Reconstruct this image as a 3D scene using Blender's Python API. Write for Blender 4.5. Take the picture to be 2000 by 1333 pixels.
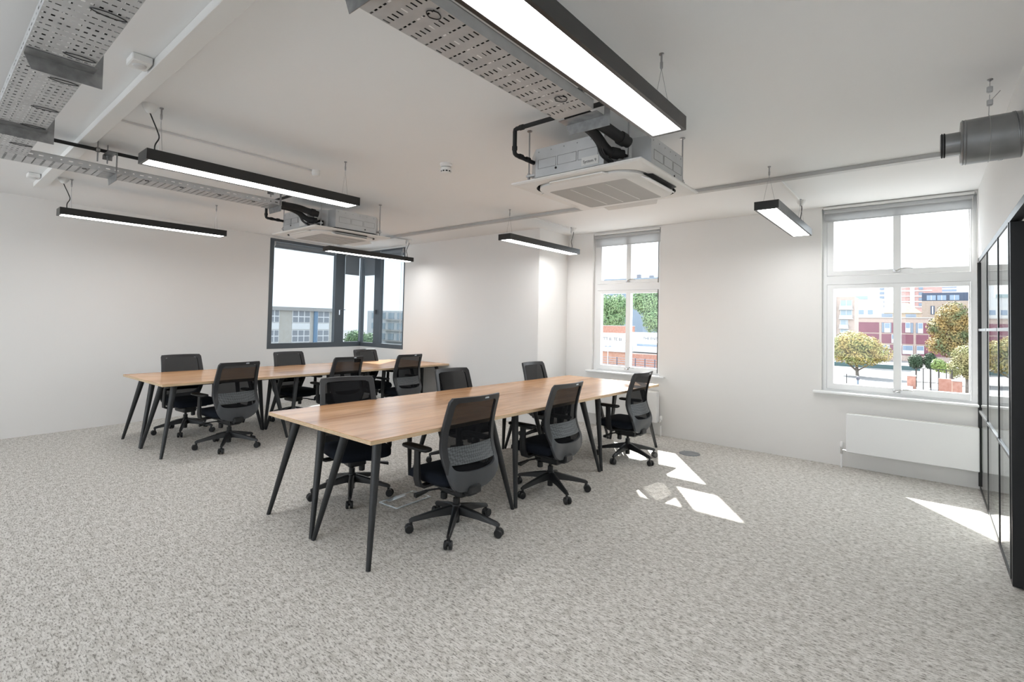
import bpy, math, random
from mathutils import Matrix, Vector, Euler
random.seed(7)
scene = bpy.context.scene
for o in list(bpy.data.objects): bpy.data.objects.remove(o)
COL = scene.collection
PI = math.pi

# ------------------------------------------------------------------ camera
YAW, PITCH, ROLL = -0.7046, 0.0287, 0.0220
H = 1.4382
fwd = Vector((math.sin(YAW)*math.cos(PITCH), math.cos(YAW)*math.cos(PITCH), math.sin(PITCH)))
rgt = Vector((math.cos(YAW), -math.sin(YAW), 0)); upv = rgt.cross(fwd)
r2 = math.cos(ROLL)*rgt + math.sin(ROLL)*upv
u2 = -math.sin(ROLL)*rgt + math.cos(ROLL)*upv
cam_d = bpy.data.cameras.new('camera'); cam = bpy.data.objects.new('camera', cam_d); COL.objects.link(cam)
cam.matrix_world = Matrix(((r2.x, u2.x, -fwd.x, 0), (r2.y, u2.y, -fwd.y, 0), (r2.z, u2.z, -fwd.z, H), (0, 0, 0, 1)))
cam_d.sensor_width = 36; cam_d.lens = 980.036*36/2000
cam_d.shift_x = (1000-976.653)/2000; cam_d.shift_y = (601.01-666.5)/2000
cam_d.clip_start = 0.05; cam_d.clip_end = 2000
scene.camera = cam

# ------------------------------------------------------------------ sky, sun, exposure
world = bpy.data.worlds.new('sky'); scene.world = world; world.use_nodes = True
bgn = world.node_tree.nodes['Background']
bgn.inputs[0].default_value = (0.90, 0.955, 1.0, 1); bgn.inputs[1].default_value = 2.9
sun_d = bpy.data.lights.new('sun', 'SUN'); sun_d.energy = 22; sun_d.angle = math.radians(0.6); sun_d.color = (1, 0.96, 0.9)
sun = bpy.data.objects.new('sun', sun_d); COL.objects.link(sun)
sun.rotation_euler = Vector((0.665, -0.95, -1.0)).to_track_quat('-Z', 'Y').to_euler()
LAMP = 18.0
vs = scene.view_settings
vs.view_transform = 'Standard'; vs.look = 'None'; vs.exposure = 0.36; vs.gamma = 1.0; vs.use_curve_mapping = False

# ------------------------------------------------------------------ materials
MATS = {}
TONE = 1.0
def mat(name, col, rough=0.5, metal=0.0, spec=0.5, bump=None):
    if name in MATS: return MATS[name]
    m = bpy.data.materials.new(name); m.use_nodes = True; col = tuple(c*TONE for c in col)
    b = m.node_tree.nodes['Principled BSDF']
    b.inputs['Base Color'].default_value = (*col, 1); b.inputs['Roughness'].default_value = rough
    b.inputs['Metallic'].default_value = metal; b.inputs['Specular IOR Level'].default_value = spec
    if bump:
        nt = m.node_tree; tc = nt.nodes.new('ShaderNodeTexCoord')
        n = nt.nodes.new('ShaderNodeTexNoise'); n.inputs['Scale'].default_value = bump[0]; n.inputs['Detail'].default_value = 4
        bp = nt.nodes.new('ShaderNodeBump'); bp.inputs['Strength'].default_value = bump[1]; bp.inputs['Distance'].default_value = 0.01
        nt.links.new(tc.outputs['Object'], n.inputs['Vector']); nt.links.new(n.outputs['Fac'], bp.inputs['Height']); nt.links.new(bp.outputs[0], b.inputs['Normal'])
    MATS[name] = m; return m
def varied(name, c1, c2, scale, rough=0.6, metal=0.0, stretch=(1, 1, 1), detail=4, lo=.35, hi=.65):
    if name in MATS: return MATS[name]
    m = mat(name, c1, rough, metal); c1 = tuple(c*TONE for c in c1); c2 = tuple(c*TONE for c in c2); nt = m.node_tree; b = nt.nodes['Principled BSDF']
    tc = nt.nodes.new('ShaderNodeTexCoord'); mp = nt.nodes.new('ShaderNodeMapping'); mp.inputs['Scale'].default_value = stretch
    n = nt.nodes.new('ShaderNodeTexNoise'); n.inputs['Scale'].default_value = scale; n.inputs['Detail'].default_value = detail
    r = nt.nodes.new('ShaderNodeValToRGB'); r.color_ramp.elements[0].position = lo; r.color_ramp.elements[1].position = hi
    r.color_ramp.elements[0].color = (*c1, 1); r.color_ramp.elements[1].color = (*c2, 1)
    nt.links.new(tc.outputs['Object'], mp.inputs[0]); nt.links.new(mp.outputs[0], n.inputs['Vector']); nt.links.new(n.outputs['Fac'], r.inputs[0]); nt.links.new(r.outputs[0], b.inputs['Base Color'])
    return m
def emis(name, col, s):
    m = bpy.data.materials.new(name); m.use_nodes = True; nt = m.node_tree; nt.nodes.clear()
    e = nt.nodes.new('ShaderNodeEmission'); e.inputs[0].default_value = (*col, 1); e.inputs[1].default_value = s
    o = nt.nodes.new('ShaderNodeOutputMaterial'); nt.links.new(e.outputs[0], o.inputs[0]); MATS[name] = m; return m
def glassmat(name, tint, ior):
    m = bpy.data.materials.new(name); m.use_nodes = True; nt = m.node_tree; nt.nodes.clear()
    t = nt.nodes.new('ShaderNodeBsdfTransparent'); t.inputs[0].default_value = (*tint, 1)
    g = nt.nodes.new('ShaderNodeBsdfGlossy'); g.inputs['Roughness'].default_value = 0.0
    f = nt.nodes.new('ShaderNodeFresnel')
    ge = nt.nodes.new('ShaderNodeNewGeometry'); io = nt.nodes.new('ShaderNodeMapRange')   # same index on both faces of the thin pane
    io.inputs['To Min'].default_value = ior; io.inputs['To Max'].default_value = 1/ior
    nt.links.new(ge.outputs['Backfacing'], io.inputs['Value']); nt.links.new(io.outputs[0], f.inputs[0])
    x = nt.nodes.new('ShaderNodeMixShader'); o = nt.nodes.new('ShaderNodeOutputMaterial')
    nt.links.new(f.outputs[0], x.inputs[0]); nt.links.new(t.outputs[0], x.inputs[1]); nt.links.new(g.outputs[0], x.inputs[2]); nt.links.new(x.outputs[0], o.inputs[0])
    MATS[name] = m; return m
def clothmat(name, col, transl, transp):
    m = bpy.data.materials.new(name); m.use_nodes = True; nt = m.node_tree; nt.nodes.clear()
    d = nt.nodes.new('ShaderNodeBsdfDiffuse'); d.inputs[0].default_value = (*col, 1)
    t = nt.nodes.new('ShaderNodeBsdfTranslucent'); t.inputs[0].default_value = (*col, 1)
    p = nt.nodes.new('ShaderNodeBsdfTransparent')
    a = nt.nodes.new('ShaderNodeMixShader'); a.inputs[0].default_value = transl
    b = nt.nodes.new('ShaderNodeMixShader'); b.inputs[0].default_value = transp
    o = nt.nodes.new('ShaderNodeOutputMaterial')
    nt.links.new(d.outputs[0], a.inputs[1]); nt.links.new(t.outputs[0], a.inputs[2]); nt.links.new(a.outputs[0], b.inputs[1]); nt.links.new(p.outputs[0], b.inputs[2]); nt.links.new(b.outputs[0], o.inputs[0])
    MATS[name] = m; return m

WALL = mat('wall_paint', (0.82, 0.812, 0.80), 0.75, spec=0.25, bump=(180, 0.03))
CEIL = mat('ceiling_paint', (0.83, 0.83, 0.827), 0.8, spec=0.2)
WHITE = mat('white_gloss', (0.86, 0.87, 0.875), 0.35)
PLAST = mat('white_plastic', (0.78, 0.775, 0.76), 0.45)
CREAM = mat('ac_plastic', (0.76, 0.74, 0.715), 0.45)
GRILLE = mat('ac_grille', (0.42, 0.41, 0.395), 0.6)
ANTH = mat('grey_aluminium', (0.085, 0.10, 0.115), 0.4)
BLACK = mat('black_powdercoat', (0.014, 0.015, 0.017), 0.38)
LEGM = mat('black_leg', (0.012, 0.0135, 0.0155), 0.42)
LAMPB = mat('lamp_black', (0.020, 0.0195, 0.019), 0.35)
NYLON = mat('black_nylon', (0.010, 0.011, 0.0125), 0.42)
FRAMEM = mat('charcoal_frame', (0.020, 0.021, 0.024), 0.40)
LITSHELLM = mat('lit_shell', (0.062, 0.068, 0.076), 0.38)  # frame tone raised: window light on the lower chair back put into colour
SEATM = mat('navy_black_fabric', (0.010, 0.013, 0.020), 0.9, spec=0.15, bump=(900, 0.3))
RUBBER = mat('black_insulation', (0.012, 0.012, 0.013), 0.75)
CABLE = mat('black_cable', (0.012, 0.012, 0.013), 0.5)
CHROME = mat('chrome', (0.75, 0.75, 0.76), 0.15, 1.0)
WIRE = mat('steel_wire', (0.40, 0.40, 0.41), 0.35, 1.0)
GALV = varied('galvanised_steel', (0.50, 0.51, 0.52), (0.55, 0.56, 0.57), 8, 0.45, 0.6)
TRAYM = varied('tray_steel', (0.46, 0.465, 0.47), (0.54, 0.545, 0.55), 9, 0.5, 0.45)
BRKM = varied('bracket_steel', (0.26, 0.262, 0.265), (0.36, 0.362, 0.365), 20, 0.4, 0.85)
DUCTM = varied('duct_steel', (0.22, 0.225, 0.23), (0.28, 0.285, 0.29), 7, 0.36, 0.85)
GLASS = glassmat('window_glass', (0.97, 0.985, 0.99), 1.30)
TGLASS = glassmat('tinted_glass', (0.57, 0.60, 0.62), 1.35)
PGLASS = glassmat('partition_glass', (0.93, 0.96, 0.955), 1.5)
MESHM = clothmat('chair_mesh', (0.012, 0.0125, 0.014), 0.0, 0.09)
BLIND = clothmat('blind_fabric', (0.68, 0.69, 0.70), 0.38, 0.05)
DIFF = emis('lamp_diffuser', (1.0, 0.99, 0.975), LAMP)
def lumbar_mat():
    m = mat('lumbar_band', (0.075, 0.083, 0.09), 0.5); nt = m.node_tree; b = nt.nodes['Principled BSDF']
    tc = nt.nodes.new('ShaderNodeTexCoord'); mp = nt.nodes.new('ShaderNodeMapping'); mp.inputs['Rotation'].default_value = (PI/4, 0, 0)
    ch = nt.nodes.new('ShaderNodeTexChecker'); ch.inputs['Scale'].default_value = 70
    ch.inputs['Color1'].default_value = (0.10, 0.11, 0.118, 1); ch.inputs['Color2'].default_value = (0.045, 0.05, 0.055, 1)
    nt.links.new(tc.outputs['Object'], mp.inputs[0]); nt.links.new(mp.outputs[0], ch.inputs[0]); nt.links.new(ch.outputs[0], b.inputs['Base Color'])
    return m
LUMB = lumbar_mat()
def carpet_mat():
    m = mat('carpet', (0.4, 0.39, 0.37), 0.95, spec=0.1); nt = m.node_tree; b = nt.nodes['Principled BSDF']; L = nt.links.new
    tc = nt.nodes.new('ShaderNodeTexCoord')
    def noise(sc, st, det, rough=.6):
        mp = nt.nodes.new('ShaderNodeMapping'); mp.inputs['Scale'].default_value = st
        n = nt.nodes.new('ShaderNodeTexNoise'); n.inputs['Scale'].default_value = sc; n.inputs['Detail'].default_value = det; n.inputs['Roughness'].default_value = rough
        L(tc.outputs['Object'], mp.inputs[0]); L(mp.outputs[0], n.inputs['Vector']); return n.outputs['Fac']
    def ramp(src, p0, p1, c0, c1):
        r = nt.nodes.new('ShaderNodeValToRGB'); r.color_ramp.elements[0].position = p0; r.color_ramp.elements[1].position = p1
        r.color_ramp.elements[0].color = (*c0, 1); r.color_ramp.elements[1].color = (*c1, 1); L(src, r.inputs[0]); return r.outputs[0]
    def mul(a, bb, f=1.0, mode='MULTIPLY'):
        x = nt.nodes.new('ShaderNodeMix'); x.data_type = 'RGBA'; x.blend_type = mode; x.inputs[0].default_value = f
        L(a, x.inputs[6]); L(bb, x.inputs[7]); return x.outputs[2]
    fle = ramp(noise(120, (0.33, 1, 1), 4, .7), 0.385, 0.50, (0.31, 0.29, 0.268), (0.75, 0.728, 0.695))
    blot = ramp(noise(30, (0.6, 1, 1), 5, .7), 0.36, 0.58, (0.70, 0.69, 0.67), (1, 1, 1))
    fine = ramp(noise(420, (0.7, 1, 1), 2), 0.30, 0.66, (0.80, 0.80, 0.79), (1.06, 1.06, 1.06))
    c = mul(mul(fle, blot), fine)
    L(c, b.inputs['Base Color'])
    bp = nt.nodes.new('ShaderNodeBump'); bp.inputs['Strength'].default_value = 0.5; bp.inputs['Distance'].default_value = 0.004
    L(noise(330, (0.5, 1, 1), 3), bp.inputs['Height']); L(bp.outputs[0], b.inputs['Normal'])
    return m
CARPET = carpet_mat()
def wood_mat():
    m = mat('oak_laminate', (0.55, 0.32, 0.18), 0.25, spec=0.6); nt = m.node_tree; b = nt.nodes['Principled BSDF']; L = nt.links.new
    tc = nt.nodes.new('ShaderNodeTexCoord'); oi = nt.nodes.new('ShaderNodeObjectInfo')
    ad = nt.nodes.new('ShaderNodeVectorMath'); ad.operation = 'ADD'; L(tc.outputs['Object'], ad.inputs[0])
    cx = nt.nodes.new('ShaderNodeCombineXYZ'); ml = nt.nodes.new('ShaderNodeMath'); ml.operation = 'MULTIPLY'; ml.inputs[1].default_value = 30
    L(oi.outputs['Random'], ml.inputs[0]); L(ml.outputs[0], cx.inputs[0]); L(ml.outputs[0], cx.inputs[1]); L(cx.outputs[0], ad.inputs[1])
    def noise(sc, st, det):
        mp = nt.nodes.new('ShaderNodeMapping'); mp.inputs['Scale'].default_value = st
        n = nt.nodes.new('ShaderNodeTexNoise'); n.inputs['Scale'].default_value = sc; n.inputs['Detail'].default_value = det; n.inputs['Distortion'].default_value = 0.4
        L(ad.outputs[0], mp.inputs[0]); L(mp.outputs[0], n.inputs['Vector']); return n.outputs['Fac']
    def ramp(src, stops):
        r = nt.nodes.new('ShaderNodeValToRGB')
        while len(r.color_ramp.elements) < len(stops): r.color_ramp.elements.new(0.5)
        for e, (p, c) in zip(r.color_ramp.elements, stops): e.position = p; e.color = (*c, 1)
        L(src, r.inputs[0]); return r.outputs[0]
    broad = ramp(noise(5, (1, 0.10, 1), 4), [(0.30, (0.46, 0.235, 0.112)), (0.48, (0.65, 0.365, 0.188)), (0.70, (0.75, 0.455, 0.255))])
    fine = ramp(noise(60, (1, 0.05, 1), 5), [(0.34, (0.78, 0.75, 0.72)), (0.58, (1.04, 1.04, 1.04))])
    x = nt.nodes.new('ShaderNodeMix'); x.data_type = 'RGBA'; x.blend_type = 'MULTIPLY'; x.inputs[0].default_value = 1
    L(broad, x.inputs[6]); L(fine, x.inputs[7]); L(x.outputs[2], b.inputs['Base Color'])
    return m
WOOD = wood_mat()
EDGE = varied('plywood_edge', (0.56, 0.40, 0.24), (0.66, 0.50, 0.33), 40, 0.5, stretch=(1, 0.2, 4))

# ------------------------------------------------------------------ mesh builder
def smooth_path(pts, sub=5):
    P = [Vector(p) for p in pts]; P = [P[0]*2-P[1]] + P + [P[-1]*2-P[-2]]; out = []
    for i in range(1, len(P)-2):
        a, b, c, d = P[i-1], P[i], P[i+1], P[i+2]
        for k in range(sub):
            t = k/sub; out.append(.5*((2*b)+(c-a)*t+(2*a-5*b+4*c-d)*t*t+(3*b-a-3*c+d)*t*t*t))
    out.append(P[-2]); return out
class MB:
    def __init__(s): s.v = []; s.f = []
    def add(s, vs, fs):
        b = len(s.v); s.v += [tuple(p) for p in vs]; s.f += [tuple(i+b for i in f) for f in fs]; return s
    def box(s, x0, x1, y0, y1, z0, z1):
        return s.add([(x0,y0,z0),(x1,y0,z0),(x1,y1,z0),(x0,y1,z0),(x0,y0,z1),(x1,y0,z1),(x1,y1,z1),(x0,y1,z1)],
                     [(0,3,2,1),(4,5,6,7),(0,1,5,4),(1,2,6,5),(2,3,7,6),(3,0,4,7)])
    def rbox(s, x0, x1, y0, y1, z0, z1, r=.004):
        # box with chamfered vertical and horizontal edges
        L = []
        for z, i in ((z0, r), (z0+r, 0), (z1-r, 0), (z1, r)):
            a, b, c, d = x0+i, x1-i, y0+i, y1-i; q = r
            L.append([(a+q,c,z),(b-q,c,z),(b,c+q,z),(b,d-q,z),(b-q,d,z),(a+q,d,z),(a,d-q,z),(a,c+q,z)])
        return s.loft(L)
    def loft(s, rings, caps=True, closed=True):
        n = len(rings[0]); vs = [p for r in rings for p in r]; fs = []
        for k in range(len(rings)-1):
            for i in range(n if closed else n-1):
                j = (i+1) % n; fs.append((k*n+i, k*n+j, (k+1)*n+j, (k+1)*n+i))
        if caps: fs.append(tuple(range(n-1, -1, -1))); fs.append(tuple((len(rings)-1)*n+i for i in range(n)))
        return s.add(vs, fs)
    def tube(s, pts, rad, n=10, caps=True):
        pts = [Vector(p) for p in pts]; R = rad if isinstance(rad, (list, tuple)) else [rad]*len(pts)
        rings = []; ref = None
        for i, p in enumerate(pts):
            t = (pts[min(i+1, len(pts)-1)]-pts[max(i-1, 0)]).normalized()
            if ref is None: ref = Vector((0, 0, 1)) if abs(t.z) < .9 else Vector((1, 0, 0))
            a = (ref-t*ref.dot(t)).normalized(); ref = a; b = t.cross(a)
            rings.append([p+a*R[i]*math.cos(2*PI*k/n)+b*R[i]*math.sin(2*PI*k/n) for k in range(n)])
        return s.loft(rings, caps)
    def cyl(s, p0, p1, r0, r1=None, n=16): return s.tube([p0, p1], [r0, r0 if r1 is None else r1], n)
    def lathe(s, prof, c=(0, 0, 0), axis='Z', n=24):
        rings = []
        for r, h in prof:
            ring = []
            for k in range(n):
                a = 2*PI*k/n; x, y = r*math.cos(a), r*math.sin(a)
                p = (x, y, h) if axis == 'Z' else ((h, x, y) if axis == 'X' else (y, h, x))
                ring.append((c[0]+p[0], c[1]+p[1], c[2]+p[2]))
            rings.append(ring)
        return s.loft(rings)
    def prism(s, pts, z0, z1):  # xy polygon
        return s.loft([[(x, y, z0) for x, y in pts], [(x, y, z1) for x, y in pts]])
    def ringxz(s, x0, x1, z0, z1, w, y0, y1, wb=None, wt=None):
        wb = w if wb is None else wb; wt = w if wt is None else wt
        s.box(x0, x0+w, y0, y1, z0, z1); s.box(x1-w, x1, y0, y1, z0, z1)
        s.box(x0+w, x1-w, y0, y1, z0, z0+wb); s.box(x0+w, x1-w, y0, y1, z1-wt, z1); return s
    def build(s, name, m, parent=None, mtx=None, smooth=35, kind=None):
        me = bpy.data.meshes.new(name)
        vs = [mtx @ Vector(p) for p in s.v] if mtx is not None else s.v
        me.from_pydata([tuple(p) for p in vs], [], s.f); me.validate(); me.update()
        import bmesh
        bm = bmesh.new(); bm.from_mesh(me); bmesh.ops.recalc_face_normals(bm, faces=bm.faces[:]); bm.to_mesh(me); bm.free()
        if smooth: me.shade_smooth(); me.set_sharp_from_angle(angle=math.radians(smooth))
        me.materials.append(m)
        o = bpy.data.objects.new(name, me); COL.objects.link(o)
        if parent: o.parent = parent
        if kind: o['kind'] = kind
        return o
def thing(name, label, cat, loc=(0, 0, 0), rz=0, group=None):
    o = bpy.data.objects.new(name, None); COL.objects.link(o); o.location = loc; o.rotation_euler = (0, 0, rz)
    o.empty_display_size = .05
    o['label'] = label; o['category'] = cat
    if group: o['group'] = group
    return o
def tag(o, label, cat, group=None):
    o['label'] = label; o['category'] = cat
    if group: o['group'] = group
    return o
def struct(o): o['kind'] = 'structure'; return o
def copy_tree(o, parent=None):
    c = o.copy(); COL.objects.link(c); c.parent = parent
    for ch in list(o.children): copy_tree(ch, c)
    return c
def text_mesh(name, txt, size, m, parent, mtx, extrude=0.0008, align='LEFT'):
    cu = bpy.data.curves.new(name, 'FONT'); cu.body = txt; cu.size = size; cu.extrude = extrude; cu.align_x = align
    t = bpy.data.objects.new(name, cu); COL.objects.link(t)
    dg = bpy.context.evaluated_depsgraph_get(); me = bpy.data.meshes.new_from_object(t.evaluated_get(dg))
    bpy.data.objects.remove(t); me.transform(mtx); me.materials.clear(); me.materials.append(m)
    o = bpy.data.objects.new(name, me); COL.objects.link(o)
    if parent: o.parent = parent
    return o

# ------------------------------------------------------------------ room constants
ZC = 2.768; YA = 5.685; XB = -4.130; YB = 6.419; XR = 0.369; XL = -8.377; ANG = -0.0953
YF = -3.2; TH = 0.22
def openwall_x(mb, x0, x1, y0, y1, z0, z1, ops):   # wall slab along X with rectangular openings (xa, xb, za, zb)
    cur = x0
    for xa, xb, za, zb in sorted(ops):
        if xa > cur: mb.box(cur, xa, y0, y1, z0, z1)
        if za > z0: mb.box(xa, xb, y0, y1, z0, za)
        if zb < z1: mb.box(xa, xb, y0, y1, zb, z1)
        cur = xb
    if cur < x1: mb.box(cur, x1, y0, y1, z0, z1)
    return mb
XE = 3.6
struct(MB().box(-9.6, XE+.3, YF-.3, YB+TH, -0.25, 0).build('floor', CARPET, smooth=0))
struct(MB().box(-9.6, XE+.3, YF-.3, YB+TH, ZC, ZC+.3).build('ceiling', CEIL, smooth=0))
# window wall; third opening added to brighten the adjoining room
struct(openwall_x(MB(), XB-TH, XE+.2, YB, YB+TH, 0, ZC, [(-3.695, -2.685, .745, 2.745), (-.868, .362, .745, 2.745), (.95, 2.18, .745, 2.745)]).build('wall_window', WALL, smooth=0))
struct(MB().box(XB-TH, XB, YA, YB, 0, ZC).build('wall_return', WALL, smooth=0))
struct(openwall_x(MB(), XL-.3, XB-TH, YA, YA+TH, 0, ZC, [(XL-.3, -7.076, .912, 2.737)]).build('wall_back', WALL, smooth=0))
# left wall, slightly out of square: local x runs from the corner towards the camera side, local -y is outside
LW = Matrix.Translation((XL, YA, 0)) @ Matrix.Rotation(math.atan2(-math.cos(ANG), -math.sin(ANG)), 4, 'Z')
LWL = 9.2
struct(openwall_x(MB(), -0.2, LWL, -TH, 0, 0, ZC, [(-0.2, 1.904, .912, 2.737)]).build('wall_left', WALL, mtx=LW, smooth=0))
# wall behind the camera; two openings added to let in cool daylight fill
struct(openwall_x(MB(), -8.2, XE+.2, YF-TH, YF, 0, ZC, [(-7.6, -4.4, .7, 2.65), (-3.9, -.4, .7, 2.65)]).build('wall_front', WALL, smooth=0))
# right wall: bulkhead over the partition, solid beyond the doorway
wr = MB(); wr.box(XR, XR+.12, YF, YB, 2.128, ZC); wr.box(XR, XR+.12, YF, 3.15, 0, 2.128)
struct(wr.build('wall_right', WALL, smooth=0))
# adjoining room behind the glass
struct(MB().box(XE, XE+.2, YF, YB, 0, ZC).build('wall_far_room', WALL, smooth=0))

# ------------------------------------------------------------------ white sash windows
def sash_window(name, xs, blind_x):
    xo0, xo1, gl0, gl1, gr0, gr1 = xs       # opening, left glass, right glass
    e = bpy.data.objects.new(name, None); COL.objects.link(e); e['kind'] = 'structure'
    y0, y1 = YB+.055, YB+.125
    MB().ringxz(xo0, xo1, .745, 2.745, (gl0-xo0)*.40, y0, y1, .05, .04).box(xo0+(gl0-xo0)*.40, xo1-(gl0-xo0)*.40, y0, y1, 1.922, 2.012).build('frame', WHITE, e, smooth=0)
    fw = (gl0-xo0)*.40
    for nm, z0, z1, gz0, gz1 in (('lower_sash', .795, 1.922, .857, 1.877), ('upper_sash', 2.012, 2.705, 2.066, 2.66)):
        a, b = xo0+fw+.004, xo1-fw-.004
        mb = MB(); ys, ye = y0-.012, y1-.015
        mb.box(a, gl0, ys, ye, z0+.004, z1-.004); mb.box(gr1, b, ys, ye, z0+.004, z1-.004); mb.box(gl1, gr0, ys, ye, gz0, gz1)
        mb.box(gl0, gr1, ys, ye, z0+.004, gz0); mb.box(gl0, gr1, ys, ye, gz1, z1-.004)
        sa = mb.build(nm, WHITE, e, smooth=0)
        for ga, gb in ((gl0, gl1), (gr0, gr1)):
            MB().box(ga, gb, y0+.03, y0+.036, gz0, gz1).build('pane', GLASS, sa, smooth=0)
        hx = (gl1+gr0)/2; hz = z0+.03
        h = MB(); h.rbox(hx-.035, hx+.025, ys-.014, ys, hz-.012, hz+.014, .004); h.tube([(hx-.01, ys-.02, hz), (hx+.03, ys-.035, hz+.022), (hx+.075, ys-.035, hz+.026), (hx+.12, ys-.03, hz+.02)], [.008, .007, .007, .005], 8)
        h.build('handle', CHROME, sa)
    s = MB(); s.rbox(xo0-.075, (XR-.001 if xo1 < XR and xo1 > 0 else xo1+.085), YB-.055, YB+.06, .748, .775, .006)
    s.build('window_sill', WHITE, e)
    return e
sash_window('window_1', (-3.695, -2.685, -3.58, -3.193, -3.125, -2.735), None)
sash_window('window_2', (-.868, .362, -.765, -.256, -.194, .307), None)
sash_window('fill_window', (.95, 2.18, 1.053, 1.562, 1.624, 2.125), None)  # added to bring daylight into the room behind the glass
def roller_blind(label, x0, x1, zt, zb, y, rad=.022):
    t = thing('roller_blind', label, 'blind', ((x0+x1)/2, y, zt), 0)
    w = (x1-x0)/2
    MB().rbox(-w-.008, w+.008, -.03, .03, -.006, .02, .004).build('top_rail', PLAST, t)
    MB().cyl((-w, 0, -.028), (w, 0, -.028), rad, n=20).build('roller', BLIND, t)
    MB().box(-w, w, .018, .0195, zb-zt, -.028).build('fabric', BLIND, t, smooth=0)
    MB().rbox(-w, w, .0135, .024, zb-zt-.012, zb-zt, .003).build('bottom_bar', mat('blind_bar', (.55, .56, .57), .5), t)
    return t
b1 = roller_blind('pale grey roller blind drawn slightly down over the narrow sash window', -3.665, -2.70, 2.722, 2.565, YB+.005)
b2 = roller_blind('pale grey roller blind rolled up at the top of the wide window', -.845, .34, 2.738, 2.612, YB+.005)
MB().cyl((.585, -.02, -.03), (.585, -.02, -.75), .0022, n=6).build('pull_chain', PLAST, b2)

# ------------------------------------------------------------------ grey corner window
e3 = bpy.data.objects.new('window_3', None); COL.objects.link(e3); e3['kind'] = 'structure'
fr = MB(); fr.box(1.832, 1.904, -.07, .004, .912, 2.737); fr.box(0, 1.832, -.07, .004, .912, 1.0); fr.box(0, 1.832, -.07, .004, 2.691, 2.737); fr.box(.407, .612, -.07, .004, 1.0, 2.691)
fr.build('frame', ANTH, e3, mtx=LW, smooth=0)
fr = MB(); fr.box(-7.104, -7.076, YA-.004, YA+.07, .912, 2.737); fr.box(XL, -7.104, YA-.004, YA+.07, .912, .991); fr.box(XL, -7.104, YA-.004, YA+.07, 2.691, 2.737); fr.box(-7.965, -7.781, YA-.004, YA+.07, .991, 2.691)
fr.build('frame', ANTH, e3, smooth=0)
MB().box(XL-.06, XL+.012, YA-.012, YA+.06, .99, 2.70).build('corner_post', ANTH, e3, smooth=0)
for a, b in ((.612, 1.832), (.01, .407)): MB().box(a, b, -.04, -.034, 1.0, 2.691).build('pane', TGLASS, e3, mtx=LW, smooth=0)
for a, b in ((XL+.01, -7.965), (-7.781, -7.104)): MB().box(a, b, YA+.034, YA+.04, .991, 2.691).build('pane', TGLASS, e3, smooth=0)
MB().rbox(.50, .525, .004, .02, 1.50, 1.60, .004).tube([(.51, .03, 1.595), (.44, .034, 1.60), (.40, .034, 1.60)], .008, 8).build('handle', CHROME, e3, mtx=LW)
MB().rbox(-7.905, -7.88, YA-.02, YA-.004, 1.53, 1.62, .004).tube([(-7.89, YA-.03, 1.61), (-7.89, YA-.034, 1.54)], .008, 8).build('handle', ANTH, e3)
BLD = clothmat('blind_fabric_grey', (0.30, 0.33, 0.36), 0.25, 0.05)
def wall_blind(label, a, b, zt, zb, mtx, inner=.03, fab=True, chain=None, bar=True):
    t = thing('roller_blind', label, 'blind', (0, 0, 0))
    t.matrix_world = mtx @ Matrix.Translation(((a+b)/2, inner, zt))
    w = (b-a)/2
    for sx in (-w, w-.02): MB().rbox(sx, sx+.02, -.02, .022, -.075, -.002, .003).build('end_bracket', mat('blind_bracket', (.45, .46, .47), .5), t)
    MB().cyl((-w+.02, 0, -.04), (w-.02, 0, -.04), .030, n=20).build('roller', BLD, t)
    if fab:
        MB().box(-w+.02, w-.02, -.024, -.0225, zb-zt, -.04).build('fabric', BLD, t, smooth=0)
        MB().rbox(-w+.02, w-.02, -.028, -.018, zb-zt-.012, zb-zt, .002).build('bottom_bar', mat('blind_bar_grey', (.30, .32, .34), .5), t)
    if chain: MB().tube([(chain, .02, -.05), (chain, .022, -1.6), (chain+.015, .022, -1.66), (chain+.03, .022, -1.6), (chain+.03, .02, -.05)], .0022, 6).build('pull_chain', mat('chain', (.7, .72, .74), .3), t)
    return t
wall_blind('rolled up grey roller blind over the widest pane of the corner window', .62, 1.835, 2.692, 2.60, LW, .005, True)
wall_blind('grey roller blind half drawn over slim corner pane beside the wide pane', .035, .405, 2.692, 2.285, LW, .005)
RWX = Matrix.Translation((0, YA, 0)) @ Matrix.Rotation(PI, 4, 'Z')
wall_blind('grey roller blind half drawn over slim corner pane on the back wall', 7.97, 8.34, 2.692, 2.285, RWX, .005)
wall_blind('rolled up grey roller blind with pull chain beside the blank back wall', 7.105, 7.78, 2.715, 2.60, RWX, .005, True, chain=-.32)

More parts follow.
